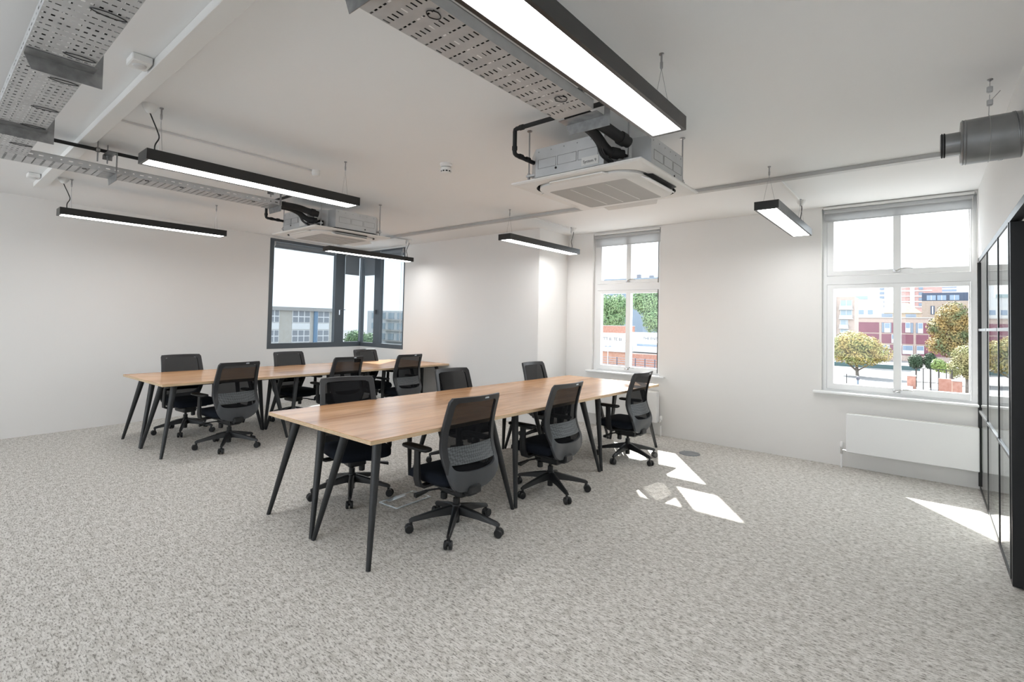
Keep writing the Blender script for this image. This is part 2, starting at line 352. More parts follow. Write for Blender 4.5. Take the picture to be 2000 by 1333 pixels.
# ------------------------------------------------------------------ black glazed partition and door
mat('bar_satin', (.03, .032, .035), .3, spec=.8)
pt = thing('glazed_partition', 'black steel framed glass partition with slim glazing bars, standing by the wide window', 'partition', (XR, 0, 0))
MB().box(0, .05, 3.15, YB-.001, 2.085, 2.127).build('head_rail', BLACK, pt, smooth=0)
MB().box(.002, .05, 4.14, YB-.001, 0.001, .030).build('sole_rail', BLACK, pt, smooth=0)
MB().box(-.008, .05, YB-.03, YB-.001, .030, 2.085).build('post', BLACK, pt, smooth=0)
MB().box(-.004, .05, 4.14, 4.165, .030, 2.085).build('post', BLACK, pt, smooth=0)
ys = [4.165, 4.79, 5.61, YB-.03]
for y in ys[1:3]: MB().box(.001, .022, y, y+.022, .030, 2.085).build('glazing_bar', BLACK, pt, smooth=0)
for a, b in ((4.165, 4.79), (4.812, 5.61), (5.632, YB-.03)):
    for z in (.7165, 1.46): MB().rbox(-.004, .020, a, b, z-.011, z+.011, .002).build('glazing_bar', MATS['bar_satin'], pt, smooth=0)
    for z0, z1 in ((.030, .7055), (.7275, 1.449), (1.471, 2.085)): MB().box(.005, .013, a, b, z0, z1).build('pane', PGLASS, pt, smooth=0)
dr = struct(bpy.data.objects.new('door_1', None)); COL.objects.link(dr); dr.location = (XR, 4.10, 0)
MB().box(0.0, .115, -.01, .04, .008, 2.08).box(.80, .90, -.01, .035, .008, 2.08).box(.115, .80, -.01, .035, .008, .14).box(.115, .80, -.01, .035, 1.98, 2.08).box(.115, .80, -.01, .035, .99, 1.03).build('leaf_frame', BLACK, dr, smooth=0)
for z0, z1 in ((.14, .99), (1.03, 1.98)): MB().box(.115, .80, .008, .018, z0, z1).build('pane', PGLASS, dr, smooth=0)
MB().tube([(.83, -.01, 1.0), (.83, -.05, 1.0), (.72, -.05, 1.0)], .009, 8).build('door_handle', CHROME, dr)

# ------------------------------------------------------------------ desks
def make_desk():
    t = thing('desk', '', 'desk', (0, 0, 0), 0, 'oak topped desks pushed together')
    W, D, HT = .629, 1.347, .742
    MB().box(-W/2+.0008, W/2-.0008, -D/2+.0008, D/2-.0008, HT-.003, HT).build('tabletop', WOOD, t, smooth=0)
    MB().box(-W/2+.0008, W/2-.0008, -D/2+.0008, D/2-.0008, HT-.025, HT-.003).build('plywood_core', EDGE, t, smooth=0)
    uf = MB()
    for sx in (-1, 1): uf.box(sx*.165-.015, sx*.165+.015, -D/2+.13, D/2-.13, HT-.05, HT-.0252)
    for sy in (-1, 1): uf.box(-.15, .15, sy*(D/2-.17)-.015, sy*(D/2-.17)+.015, HT-.05, HT-.0252)
    uf.build('underframe', LEGM, t, smooth=0)
    for sx in (-1, 1):
        for sy in (-1, 1):
            a = (sx*(W/2-.15), sy*(D/2-.155), HT-.0255); b = (sx*(W/2-.0155), sy*(D/2-.018), 0.0)
            m = MB().tube([a, b], [.030, .0145], 16)
            m.lathe([(.042, 0), (.042, -.006), (.03, -.006)], (a[0], a[1], HT-.0253), n=16)
            m.build('leg', LEGM, t)
    return t
proto = make_desk(); used = False
for cl, (ox, oy, rot, cname) in enumerate(((-2.412, 1.728, 0.0, 'by the radiators'), (-5.775, 1.65, 0.028, 'along the blank wall'))):
    R = Matrix.Rotation(rot, 2)
    for i in range(2):
        for j in range(3):
            d = proto if not used else copy_tree(proto); used = True
            p = R @ Vector((-(i+.5)*.629, (j+.5)*1.347)); d.location = (ox+p.x, oy+p.y, 0); d.rotation_euler = (0, 0, rot)
            d['label'] = 'oak desk, splayed black legs, %s, %s, cluster %s' % (('partition side', 'blank wall side')[i], ('open floor end', 'middle', 'window end')[j], cname)

# ------------------------------------------------------------------ office chairs
def interp(tab, z):
    if z <= tab[0][0]: return tab[0][1]
    for (a, b), (c, d) in zip(tab, tab[1:]):
        if z <= c:
            t = (z-a)/(c-a); return b+(d-b)*t
    return tab[-1][1]
PROF = [(.29, -.125), (.32, -.165), (.36, -.192), (.40, -.203), (.44, -.203), (.48, -.192), (.52, -.172), (.56, -.155), (.60, -.144), (.65, -.141), (.72, -.148), (.80, -.166), (.88, -.189), (.95, -.212)]
def bx(y, z): return interp(PROF, z) + .85*y*y
def resample(pts, n):
    P = [Vector(p) for p in pts]
    for _ in range(2):
        Q = [P[0]]
        for a, b in zip(P, P[1:]): Q += [a*.75+b*.25, a*.25+b*.75]
        Q.append(P[-1]); P = Q
    L = [0]
    for a, b in zip(P, P[1:]): L.append(L[-1]+(b-a).length)
    out = []
    for k in range(n):
        s = L[-1]*k/(n-1); i = max(j for j in range(len(L)) if L[j] <= s+1e-9); i = min(i, len(P)-2)
        t = (s-L[i])/max(1e-9, L[i+1]-L[i]); out.append(P[i]+(P[i+1]-P[i])*t)
    return out
OUT = [(0, .942), (.12, .942), (.19, .941), (.221, .940), (.229, .937), (.232, .925), (.234, .88), (.238, .80), (.247, .66), (.250, .55), (.243, .46), (.222, .395), (.185, .345), (.13, .318), (.08, .305), (0, .302)]
INN = [(0, .906), (.12, .906), (.165, .905), (.184, .902), (.191, .885), (.193, .84), (.196, .78), (.203, .66), (.206, .55), (.202, .505), (.188, .475), (.15, .460), (.08, .453), (0, .451)]
def full(half, n):
    h = resample(half, n); return [(p.x, p.y) for p in h] + [(-p.x, p.y) for p in h[-2:0:-1]]
def make_chair():
    t = thing('office_chair', '', 'chair', (0, 0, 0), 0, 'black mesh swivel chairs around the desks')
    # five star base
    leg = MB()
    secs = []
    for r, hw, zb, zt in ((.0, .028, .105, .168), (.05, .026, .108, .166), (.16, .021, .098, .140), (.26, .017, .082, .112), (.305, .015, .074, .100), (.322, .012, .072, .090)):
        secs.append([(r, -hw, zb), (r, hw, zb), (r, hw*.75, zt-.006), (r, hw*.4, zt), (r, -hw*.4, zt), (r, -hw*.75, zt-.006)])
    leg.loft(secs); leg.cyl((.308, 0, .05), (.308, 0, .08), .010, n=10)
    cas = MB()
    for s in (-1, 1): cas.lathe([(.006, s*.006), (.025, s*.006), (.029, s*.010), (.029, s*.022), (.024, s*.027), (.006, s*.027)], (.308+.012, 0, .0292), 'Y', 18)
    cas.lathe([(.020, -.012), (.020, .012)], (.314, 0, .040), 'Y', 14)
    for k in range(5):
        l = leg.build('base_leg', NYLON, t) if k == 0 else l0.copy()
        if k == 0: l0 = l
        else: COL.objects.link(l); l.parent = t
        l.rotation_euler = (0, 0, k*2*PI/5)
        c = cas.build('caster', NYLON, l) if k == 0 else c0.copy()
        if k == 0: c0 = c
        else: COL.objects.link(c); c.parent = l
    MB().lathe([(.030, .095), (.036, .10), (.036, .16), (.030, .175), (.026, .178)], n=20).cyl((0, 0, .05), (0, 0, .10), .024, n=16).build('hub', NYLON, t)
    MB().cyl((0, 0, .17), (0, 0, .215), .024, n=16).cyl((0, 0, .21), (0, 0, .27), .014, n=16).build('gas_lift', NYLON, t)
    mech = MB(); mech.rbox(-.12, .12, -.075, .075, .252, .318, .012); mech.rbox(-.17, -.06, -.05, .05, .27, .33, .01); mech.rbox(-.15, .20, -.17, .17, .318, .352, .012)
    mech.build('mechanism', NYLON, t)
    MB().tube([(.05, .06, .285), (.10, .14, .278), (.13, .175, .268)], [.007, .007, .007], 8).loft([[(.115, .16, .275), (.135, .155, .275), (.135, .155, .263), (.115, .16, .263)], [(.125, .255, .262), (.165, .245, .262), (.165, .245, .240), (.125, .255, .240)]]).build('lever', NYLON, t)
    MB().lathe([(.020, .205), (.024, .21), (.024, .25), (.018, .257)], (.07, .055, 0), n=14).build('tension_knob', NYLON, t)
    # seat
    def sup(cx, a, b, z, n=36, e=.32):
        out = []
        for k in range(n):
            th = 2*PI*k/n; c, s = math.cos(th), math.sin(th)
            out.append((cx+a*math.copysign(abs(c)**e, c), b*math.copysign(abs(s)**e, s), z))
        return out
    seat = MB(); R = []
    for z, ins in ((.350, .035), (.356, .012), (.372, 0), (.400, 0), (.418, .010), (.428, .035), (.431, .09)):
        ring = sup(.075, .215-ins, .235-ins, z)
        R.append([(x, y, zz-(.03*max(0, (x-.17)/.12)**2 if zz > .36 else 0)) for x, y, zz in ring])
    seat.loft(R); seat.build('seat', SEATM, t, smooth=60)
    # back
    N = 34; o2, i2 = full(OUT, N), full(INN, N); n = len(o2)
    def lift(pts, dx): return [(bx(y, z)+dx, y, z) for y, z in pts]
    bev_o = [(y*.985, .62+(z-.62)*.988) for y, z in o2]
    fm = MB(); rings = [lift(i2, .008), lift(bev_o, .010), lift(o2, .002), lift(o2, -.010), lift(bev_o, -.016), lift([(y*.96+0, z) for y, z in i2], -.016) if False else lift(i2, -.013)]
    vsn = [p for r in rings for p in r]; fs = []
    for k in range(len(rings)):
        k2 = (k+1) % len(rings)
        for i in range(n): j = (i+1) % n; fs.append((k*n+i, k*n+j, k2*n+j, k2*n+i))
    lowi = {i for i in range(n) if o2[i][1] < .475 and o2[(i+1) % n][1] < .475}; low = [f for k, f in enumerate(fs) if k % n in lowi]; top_f = [f for k, f in enumerate(fs) if k % n not in lowi]
    fm.add(vsn, top_f); bf = fm.build('back_frame', FRAMEM, t, smooth=40)
    ls = MB().add(vsn, low).build('lower_shell', LITSHELLM, t, smooth=40)  # lower faces of the same ring, coloured lighter as if lit by windows
    for o_ in (bf, ls):
        import bmesh
        b_ = bmesh.new(); b_.from_mesh(o_.data); bmesh.ops.delete(b_, geom=[v for v in b_.verts if not v.link_faces], context='VERTS'); b_.to_mesh(o_.data); b_.free()
    def hw(z):
        h = resample(INN, 40); h = sorted((p.y, p.x) for p in h[6:-6]); return interp(h, z)
    def panel(z0, z1, nz, dx, th, marg):
        g = MB(); ny = 12; V = []; F = []
        for side in (0, 1):
            for a in range(nz+1):
                z = z0+(z1-z0)*a/nz; w = hw(z)+marg
                for b in range(ny+1):
                    y = -w+2*w*b/ny; V.append((bx(y, z)+dx-side*th, y, z))
        off = (nz+1)*(ny+1)
        for a in range(nz):
            for b in range(ny):
                q = a*(ny+1)+b; F.append((q, q+1, q+ny+2, q+ny+1))
                if th: F.append((off+q, off+q+ny+1, off+q+ny+2, off+q+1))
        if th:
            per = [b for b in range(ny+1)] + [a*(ny+1)+ny for a in range(1, nz+1)] + [nz*(ny+1)+b for b in range(ny-1, -1, -1)] + [a*(ny+1) for a in range(nz-1, 0, -1)]
            for i in range(len(per)): p, q = per[i], per[(i+1) % len(per)]; F.append((p, q, off+q, off+p))
        else: V = V[:off]
        return g.add(V, F)
    panel(.446, .912, 26, .004, 0, .004).build('back_mesh', MESHM, t, smooth=60)
    panel(.502, .612, 8, -.004, .006, .004).build('lumbar_band', LUMB, bf, smooth=40)
    # lower shell bridging to the mechanism
    MB().rbox(-.19, -.10, -.055, .055, .285, .345, .01).build('back_bracket', NYLON, t)
    tz = .926; ty = -.055; tx = bx(ty, tz)-.0175
    MB().box(tx, tx+.003, ty-.018, ty+.018, tz-.005, tz+.006).build('name_plate', mat('silver_plate', (.62, .66, .70), .3, .6), bf, smooth=0)
    for s in (-1, 1):
        sp = MB(); path = [(.07, s*.15, .335), (.07, s*.25, .332), (.075, s*.278, .345), (.085, s*.284, .385), (.090, s*.282, .48), (.095, s*.279, .578)]
        rr = []
        for i, p in enumerate(path):
            p = Vector(p); tt = (Vector(path[min(i+1, 5)])-Vector(path[max(i-1, 0)])).normalized(); a = Vector((1, 0, 0)); b = tt.cross(a).normalized()
            wx = (.022, .026, .030, .030, .026, .024)[i]
            rr.append([p+a*wx+b*.008, p+a*(wx-.006)+b*.012, p-a*(wx-.006)+b*.012, p-a*wx+b*.008, p-a*wx-b*.008, p-a*(wx-.006)-b*.012, p+a*(wx-.006)-b*.012, p+a*wx-b*.008])
        sp.loft(rr); ar = sp.build('arm_support', NYLON, t)
        pad = MB(); PR = []
        for z, ins in ((.576, .012), (.582, .002), (.594, 0), (.601, .006), (.604, .018)):
            PR.append([(x, y+s*.276, zz) for x, y, zz in sup(.105, .130-ins, .042-ins, z, 28, .42)])
        pad.loft(PR); pad.build('arm_pad', NYLON, ar, smooth=60)
    return t
CH = make_chair(); used = False
C1, C2 = 'cluster by the radiators', 'cluster along the blank wall'
for x, y, yaw, ph, lab in (
    (-2.482, 2.500, 178, 18.5, 'black mesh office chair, partition side, open floor end, '+C1),
    (-2.455, 3.600, 181, -30, 'black mesh office chair, partition side, middle desk, '+C1),
    (-2.453, 5.056, 181, -18.8, 'black mesh office chair, partition side, window end, '+C1),
    (-3.590, 2.395, -12, -35.7, 'black mesh office chair, aisle side, open floor end, '+C1),
    (-3.620, 3.690, -2, 10, 'black mesh office chair, aisle side, middle desk, '+C1),
    (-3.620, 5.120, 2, 40, 'black mesh office chair, aisle side, window end, '+C1),
    (-5.857, 2.328, 188, -33.9, 'black mesh office chair, aisle side, open floor end, '+C2),
    (-5.930, 3.740, 185, 20, 'black mesh office chair, aisle side, middle desk, '+C2),
    (-5.870, 4.720, 182, 5, 'black mesh office chair, aisle side, window end, '+C2),
    (-6.965, 2.250, 7, -26.4, 'black mesh office chair against the blank wall, open floor end, '+C2),
    (-6.880, 3.590, 5, -10, 'black mesh office chair against the blank wall, middle desk, '+C2),
    (-6.850, 4.870, 6, 30, 'black mesh office chair against the blank wall, window end, '+C2)):
    c = CH if not used else copy_tree(CH); used = True
    c.location = (x, y, 0); c.rotation_euler = (0, 0, math.radians(yaw)); c['label'] = lab
    k = 0
    for ch in c.children:
        if ch.name.startswith('base_leg'): ch.rotation_euler = (0, 0, math.radians(ph-yaw+72*k)); k += 1

# ------------------------------------------------------------------ linear pendant lights
def pendant(label, x, y0, flex_end):
    t = thing('pendant_light', label, 'light', (x, y0+.765, 2.398), 0, 'linear pendant lights')
    W, Lh, Ht = .09, .765, .068
    hs = MB(); w = .006
    hs.box(-W, -W+w, -Lh, Lh, 0, Ht); hs.box(W-w, W, -Lh, Lh, 0, Ht); hs.box(-W+w, W-w, -Lh, -Lh+w, 0, Ht); hs.box(-W+w, W-w, Lh-w, Lh, 0, Ht); hs.box(-W+w, W-w, -Lh+w, Lh-w, Ht-.006, Ht)
    hs.box(-W+w, -W+.018, -Lh+w, Lh-w, 0, .004); hs.box(W-.018, W-w, -Lh+w, Lh-w, 0, .004); hs.box(-W+.018, W-.018, -Lh+w, -Lh+.018, 0, .004); hs.box(-W+.018, W-.018, Lh-.018, Lh-w, 0, .004)
    hs.build('housing', LAMPB, t, smooth=0)
    MB().box(-W+.0185, W-.0185, -Lh+.0185, Lh-.0185, .0035, .010).build('diffuser', DIFF, t, smooth=0)
    top = ZC-2.398
    for s in (-1, 1):
        yy = s*.672
        wr = MB()
        for dx in (-.045, .045): wr.cyl((dx, yy, Ht), (0, yy, top-.075), .0011, n=5)
        wr.build('suspension_wire', WIRE, t)
        MB().lathe([(.012, 0), (.012, -.006), (.005, -.010), (.005, -.04), (.007, -.043), (.007, -.07), (.003, -.078)], (0, yy, top), n=12).build('ceiling_fixing', WIRE, t)
    s = flex_end; yy = s*.60
    MB().lathe([(.042, 0), (.042, -.014), (.036, -.030), (.018, -.052), (.010, -.056)], (0.0, s*.735, top), n=20).build('ceiling_rose', PLAST, t)
    MB().tube(smooth_path([(0, s*.735, top-.05), (.005, s*.72, top-.09), (.004, s*.69, top-.16), (.0, s*.68, top-.20), (.0, s*.70, top-.25), (0, s*.70, Ht+.002)]), .0042, 8).build('flex', CABLE, t)
    return t
pendant('black linear pendant light beside the smoke detector, between both desk clusters', -3.752, .912, -1)
pendant('black linear pendant light hung nearest the long blank wall', -6.512, .912, -1)
pendant('black linear pendant light alongside the cable tray feeding the labelled air conditioner', -.985, .90, -1)
pendant('black linear pendant light in front of the grey corner window', -6.53, 3.82, 1)
pendant('black linear pendant light in front of the wall return by the narrow window', -3.745, 4.452, 1)
pendant('black linear pendant light between the metal duct and the wide window', -.985, 4.452, 1)

# ------------------------------------------------------------------ air conditioners
def make_ac(label, loc, text):
    t = thing('air_conditioner', label, 'air conditioner', loc, 0, 'ceiling cassette air conditioners')   # origin: centre of fascia underside
    B = .42; c1 = .115; c2 = .21
    body = [(-B+c1, -B), (B-c2, -B), (B-c2+.02, -B+.12), (B-.12, -B+c2-.02), (B, -B+c2), (B, B-c1), (B-c1, B), (-B+c1, B), (-B, B-c1), (-B, -B+c1)]
    MB().prism(body, .035, .228).build('casing', GALV, t, smooth=0)
    # pressed knock-out panels and screws on the casing
    for fx in range(3):
        x0 = -.285+fx*.155
        k = MB(); 
        for q in ((x0, x0+.145, -.0015, 0, .150, .153), (x0, x0+.145, -.0015, 0, .090, .093), (x0, x0+.003, -.0015, 0, .090, .153), (x0+.142, x0+.145, -.0015, 0, .09, .153)): k.box(q[0], q[1], -B+q[2], -B+q[3], q[4], q[5])
        k.build('knockout', BRKM, t, smooth=0)
        y0 = -.17+fx*.155; k = MB()
        for a, b2_, z0, z1 in ((y0, y0+.145, .150, .153), (y0, y0+.145, .09, .093), (y0, y0+.003, .09, .153), (y0+.142, y0+.145, .09, .153)): k.box(B, B+.0015, a, b2_, z0, z1)
        k.build('knockout', BRKM, t, smooth=0)
    for p0, p1 in (((-.14, -B-.003, .075), (-.14, -B, .075)), ((B, .16, .06), (B+.003, .16, .06))): MB().cyl(p0, p1, .008, n=12).build('grommet', RUBBER, t)
    for i in range(6):
        MB().cyl((-.28+i*.10, -B-.002, .205), (-.28+i*.10, -B, .205), .004, n=8).build('screw', BRKM, t)
        MB().cyl((B, -.18+i*.09, .205), (B+.002, -.18+i*.09, .205), .004, n=8).build('screw', BRKM, t)
    pl = MB().box(.055, .175, -B-.003, -B, .045, .100).build('name_plate', mat('label_plate', (.66, .65, .63), .5), t, smooth=0)
    if text: text_mesh('lettering', text, .026, mat('label_ink', (.06, .06, .06), .6), pl, Matrix.Translation((.066, -B-.0032, .062)) @ Matrix.Rotation(PI/2, 4, 'X'))
    MB().prism([(x*.97, y*.97) for x, y in body], .010, .036).build('gasket', RUBBER, t, smooth=0)
    # fascia with rounded inner panel
    F = .475
    def rr(a, r, z, n=8):
        out = []
        for cx, cy, s in ((a-r, a-r, 0), (-a+r, a-r, 1), (-a+r, -a+r, 2), (a-r, -a+r, 3)):
            for k in range(n+1): th = PI/2*s+PI/2*k/n; out.append((cx+r*math.cos(th), cy+r*math.sin(th), z))
        return out
    fa = MB(); fa.loft([rr(F, .012, .012), rr(F, .012, .004), rr(F-.012, .012, -.004), rr(.395, .17, -.006)], caps=False)
    fa.add(rr(F, .012, .012), [tuple(range(36))]); fa.build('fascia', CREAM, t, smooth=30)
    MB().loft([rr(.395, .17, -.006), rr(.388, .165, .010), rr(.372, .155, .010)], caps=False).build('air_slot', mat('slot_dark', (.02, .02, .02), .6), t, smooth=30)
    MB().loft([rr(.374, .155, .012), rr(.374, .155, -.016), rr(.350, .145, -.030), rr(.285, .02, -.036)], caps=False).build('inner_panel', CREAM, t, smooth=30)
    g = MB().loft([rr(.285, .02, -.036), rr(.262, .006, -.034)], caps=False).add([(-.262, -.262, -.034), (.262, -.262, -.034), (.262, .262, -.034), (-.262, .262, -.034)], [(0, 1, 2, 3)])
    gr = g.build('intake_grille', GRILLE, t, smooth=0)
    for i in range(1, 4): MB().box(-.262+.131*i-.003, -.262+.131*i+.003, -.258, .258, -.0365, -.033).build('grille_rib', CREAM, gr, smooth=0)
    MB().loft([[(.352, -.235, -.0085), (.425, -.19, -.0085), (.425, .19, -.0085), (.352, .235, -.0085)], [(.358, -.23, -.005), (.42, -.185, -.005), (.42, .185, -.005), (.358, .23, -.005)]]).build('vent_recess', MATS['slot_dark'], t, smooth=0)
    for k, tilt in ((0, 22), (1, 26), (2, 0), (3, 0)):
        f = MB(); zz = -.020 if k < 2 else -.012
        f.loft([[(.358, -.225, zz-.004), (.412, -.195, zz-.004), (.412, .195, zz-.004), (.358, .225, zz-.004)], [(.358, -.225, zz+.004), (.412, -.195, zz+.004), (.412, .195, zz+.004), (.358, .225, zz+.004)]])
        M = Matrix.Rotation(PI/2*k, 4, 'Z') @ Matrix.Translation((.358, 0, zz)) @ Matrix.Rotation(math.radians(tilt), 4, 'Y') @ Matrix.Translation((-.358, 0, -zz))
        f.build('louvre', CREAM, t, mtx=M, smooth=0)
    # hanging rods with brackets
    for sx, sy in ((-1, -1), (1, 1), (-1, 1), (1, -1)):
        x, y = (sx*.392, sy*.378) if sx == sy else (sx*.378, sy*.385)
        if (sx, sy) == (1, -1): x, y = .325, -.325
        topz = ZC-loc[2]
        rod = MB().cyl((x, y, .03), (x, y, topz), .005, n=8).lathe([(.018, 0), (.018, -.006), (.006, -.012)], (x, y, topz), n=12).lathe([(.011, .075), (.011, .088)], (x, y, 0), n=6).lathe([(.010, .05), (.010, .062)], (x, y, 0), n=6)
        rod.build('hanger_rod', WIRE, t)
        MB().box(min(x, x-sx*.05)-.012, max(x, x-sx*.05)+.012, y-.016, y+.016, .062, .075).build('hanger_bracket', GALV, t, smooth=0)
    # pipework at the recessed corner
    pc = MB(); pc.tube(smooth_path([(.30, -.86, .185), (.30, -.66, .19), (.305, -.55, .185), (.325, -.46, .165), (.345, -.37, .15)]), .033, 14); pc.build('insulated_pipe', RUBBER, t)
    pc = MB(); pc.tube(smooth_path([(.235, -.86, .175), (.235, -.64, .178), (.237, -.54, .155), (.245, -.47, .115), (.265, -.42, .092), (.31, -.36, .088)]), .027, 14); pc.build('insulated_pipe', RUBBER, t)
    MB().tube([(.328, -.445, .162), (.337, -.405, .155)], .040, 16).build('pipe_collar', RUBBER, t)
    MB().tube([(.262, -.425, .092), (.29, -.385, .088)], .034, 16).build('pipe_collar', RUBBER, t)
    for dx in (0, .012, .024): MB().tube(smooth_path([(.20+dx, -.80, .175), (.205+dx, -.62, .17), (.215+dx, -.52, .13), (.222+dx, -.475, .07), (.25+dx, -.42, .035)]), .006, 6).build('cable', CABLE, t)
    MB().box(.265, .31, -.335, -.285, .04, .10).build('terminal_box', RUBBER, t, smooth=0)
    # condensate pipe
    zt = .318
    MB().tube([(.36, -.60, zt), (.30, -.605, zt), (-.326, -.605, zt), (-.338, -.605, zt-.004), (-.34, -.605, zt-.016), (-.34, -.605, .170), (-.34, -.60, .158), (-.34, -.588, .153), (-.335, -.40, .148)], .014, 12).build('drain_pipe', RUBBER, t)
    for p, q in (((-.34, -.605, .205), (-.34, -.605, .180)), ((-.335, -.56, .152), (-.333, -.53, .152)), ((-.331, -.49, .15), (-.329, -.46, .15)), ((-.30, -.605, zt), (-.27, -.605, zt))): MB().cyl(p, q, .0175, n=12).build('pipe_socket', RUBBER, t)
    return t
ac1 = make_ac('white ceiling cassette air conditioner with System 9 label on its casing', (-1.705, 3.122, 2.38), 'System 9')
ac2 = make_ac('white ceiling cassette air conditioner hung in front of the grey corner window', (-5.228, 3.122, 2.38), None)

# ------------------------------------------------------------------ cable trays
def tray_mesh(length, W, pattern):
    mb = MB(); cols = 9; pitch = (W-.02)/(cols-1)
    def strip(y0, y1): mb.add([(0, y0, 0), (W, y0, 0), (W, y1, 0), (0, y1, 0)], [(0, 1, 2, 3)])
    def holes(y0, y1, hw):
        x = 0
        for c in range(cols):
            cx = .010+pitch*c
            mb.add([(x, y0, 0), (cx-hw, y0, 0), (cx-hw, y1, 0), (x, y1, 0)], [(0, 1, 2, 3)]); x = cx+hw
        mb.add([(x, y0, 0), (W, y0, 0), (W, y1, 0), (x, y1, 0)], [(0, 1, 2, 3)])
    y = 0; k = 0
    if pattern == 'A': seq = [(.030, .0035, .065), (.008, .0075, .065)]
    else: seq = [(.007, .0085, .05), (.007, .0085, .05), (.013, .0060, .05), (.013, .0060, .05)]
    while True:
        hl, hw, adv = seq[k % len(seq)]; yc = y+adv/2
        if y+adv > length: break
        strip(y, yc-hl/2); holes(yc-hl/2, yc+hl/2, hw); strip(yc+hl/2, y+adv); y += adv; k += 1
    strip(y, length)
    return mb
def flange(length, W, slots=True):
    mb = MB()
    for x in (0, W):
        s = 1 if x else -1; y = 0; k = 0
        def q(y0, y1, z0, z1): mb.add([(x, y0, z0), (x, y1, z0), (x, y1, z1), (x, y0, z1)], [(0, 1, 2, 3)])
        while slots and y+.055 <= length:
            w = .026 if k % 4 < 2 else .010
            c = y+.0275; q(y, y+.055, 0, .021); q(y, c-w/2, .021, .029); q(c+w/2, y+.055, .021, .029); q(y, y+.055, .029, .05); y += .055; k += 1
        q(y, length, 0, .05)
        mb.box(min(x, x-s*.010), max(x, x-s*.010), 0, length, .048, .051)
    return mb
def tie(mb, cx, cy, a, b, n=18, z=-.004):
    pts = [(cx+a*math.cos(2*PI*k/n), cy+b*math.sin(2*PI*k/n)*abs(math.sin(2*PI*k/n))**.5, z) for k in range(n+1)]
    return mb.tube(pts, .0022, 5)
def tray(label, loc, rz, length, pattern, ties, W=.226):
    t = thing('cable_tray', label, 'cable tray', loc, rz, 'perforated steel cable trays')
    tray_mesh(length, W, pattern).build('perforated_base', TRAYM, t, smooth=0)
    flange(length, W, pattern == 'B').build('side_flange', TRAYM, t, smooth=0)
    for cx, cy, a, b in ties: tie(MB(), cx, cy, a, b).build('cable_tie', CABLE, t)
    for u, r in ((.10, .010), (.20, .012), (.33, .009), (.62, .017), (.78, .013), (.90, .011)): MB().tube([(W*u, .03, r+.002), (W*u, length-.03, r+.002)], r, 8).build('cable', CABLE, t)
    return t
tray('galvanised cable tray running up to the labelled air conditioner', (-1.515, .15, 2.53), 0, 2.065, 'A', [(.18, 1.02, .022, .03), (.165, 1.86, .030, .034)])
tray('wide galvanised cable tray with many holes, crossing above the box sensor', (-1.52, .267, 2.53), PI/2, 3.30, 'B', [(.165, yy, .055, .018) for yy in (.75, 1.23, 1.58, 2.08, 2.48, 2.98)])
tray('slim run of galvanised cable tray beside the drain pipe above the aisle', (-5.046, .267, 2.53), 0, 2.06, 'B', [(.20, yy, .014, .014) for yy in (.55, .95, 1.2, 1.5, 1.8)])
def tray_bracket(label, loc, rz):
    t = thing('tray_bracket', label, 'bracket', loc, rz, 'steel tray hangers')   # local x across the tray, upright at the far side
    W = .226
    MB().loft([[(x, 0, z) for x, z in ((.004, -.002), (.03, -.062), (W+.045, -.062), (W+.045, .155), (W+.012, .155), (W+.012, -.002))], [(x, .003, z) for x, z in ((.004, -.002), (.03, -.062), (W+.045, -.062), (W+.045, .155), (W+.012, .155), (W+.012, -.002))]]).build('web_plate', BRKM, t, smooth=0)
    MB().box(.004, W+.012, -.075, 0, -.0045, -.002).build('shelf', BRKM, t, smooth=0)
    MB().box(W+.012, W+.045, -.06, 0, .152, .155).box(W*.45, W+.045, -.06, .003, .153, .156).box(W*.45, W*.45+.003, -.06, .003, .12, .153).build('top_arm', BRKM, t, smooth=0)
    MB().cyl((W*.5, -.03, .09), (W*.5, -.03, ZC-loc[2]), .005, n=8).lathe([(.011, .14), (.011, .152)], (W*.5, -.03, 0), n=6).lathe([(.011, .157), (.011, .168)], (W*.5, -.03, 0), n=6).build('threaded_rod', WIRE, t)
    return t
tray_bracket('steel tray hanger at the tray end beside the labelled air conditioner', (-1.515, 2.305, 2.53), 0)
tray_bracket('steel tray hanger along the tray beside the pendant light', (-1.515, .925, 2.53), 0)
tray_bracket('steel tray hanger on the wide tray, nearer the box sensor', (-2.89, .267, 2.53), PI/2)
tray_bracket('steel tray hanger on the wide tray, nearer the tray corner', (-4.09, .267, 2.53), PI/2)
tray_bracket('steel tray hanger on the slim tray below the black pipe clamp', (-5.046, 1.0, 2.53), 0)
tray_bracket('steel tray hanger on the slim tray beside the unlabelled air conditioner', (-5.046, 2.30, 2.53), 0)

# drain pipe runs
def drain(label, x, clampy):
    t = thing('drain_pipe_run', label, 'pipe', (x, .1, 2.698), 0)
    MB().cyl((0, 0, 0), (0, 2.415, 0), .014, n=12).build('pipe', RUBBER, t)
    y = clampy-.1
    MB().lathe([(.019, -.012), (.019, .012)], (0, y, 0), 'Y', 16).build('clamp', BRKM, t)
    MB().cyl((0, y, .018), (0, y, ZC-2.698), .005, n=8).cyl((0, y, -.09), (0, y, -.015), .005, n=8).build('clamp_rod', WIRE, t)
    return t
drain('black insulated drain pipe clamped above the slim cable tray', -4.868, .896)
drain('black insulated drain pipe above the tray to the labelled air conditioner', -1.345, .60)

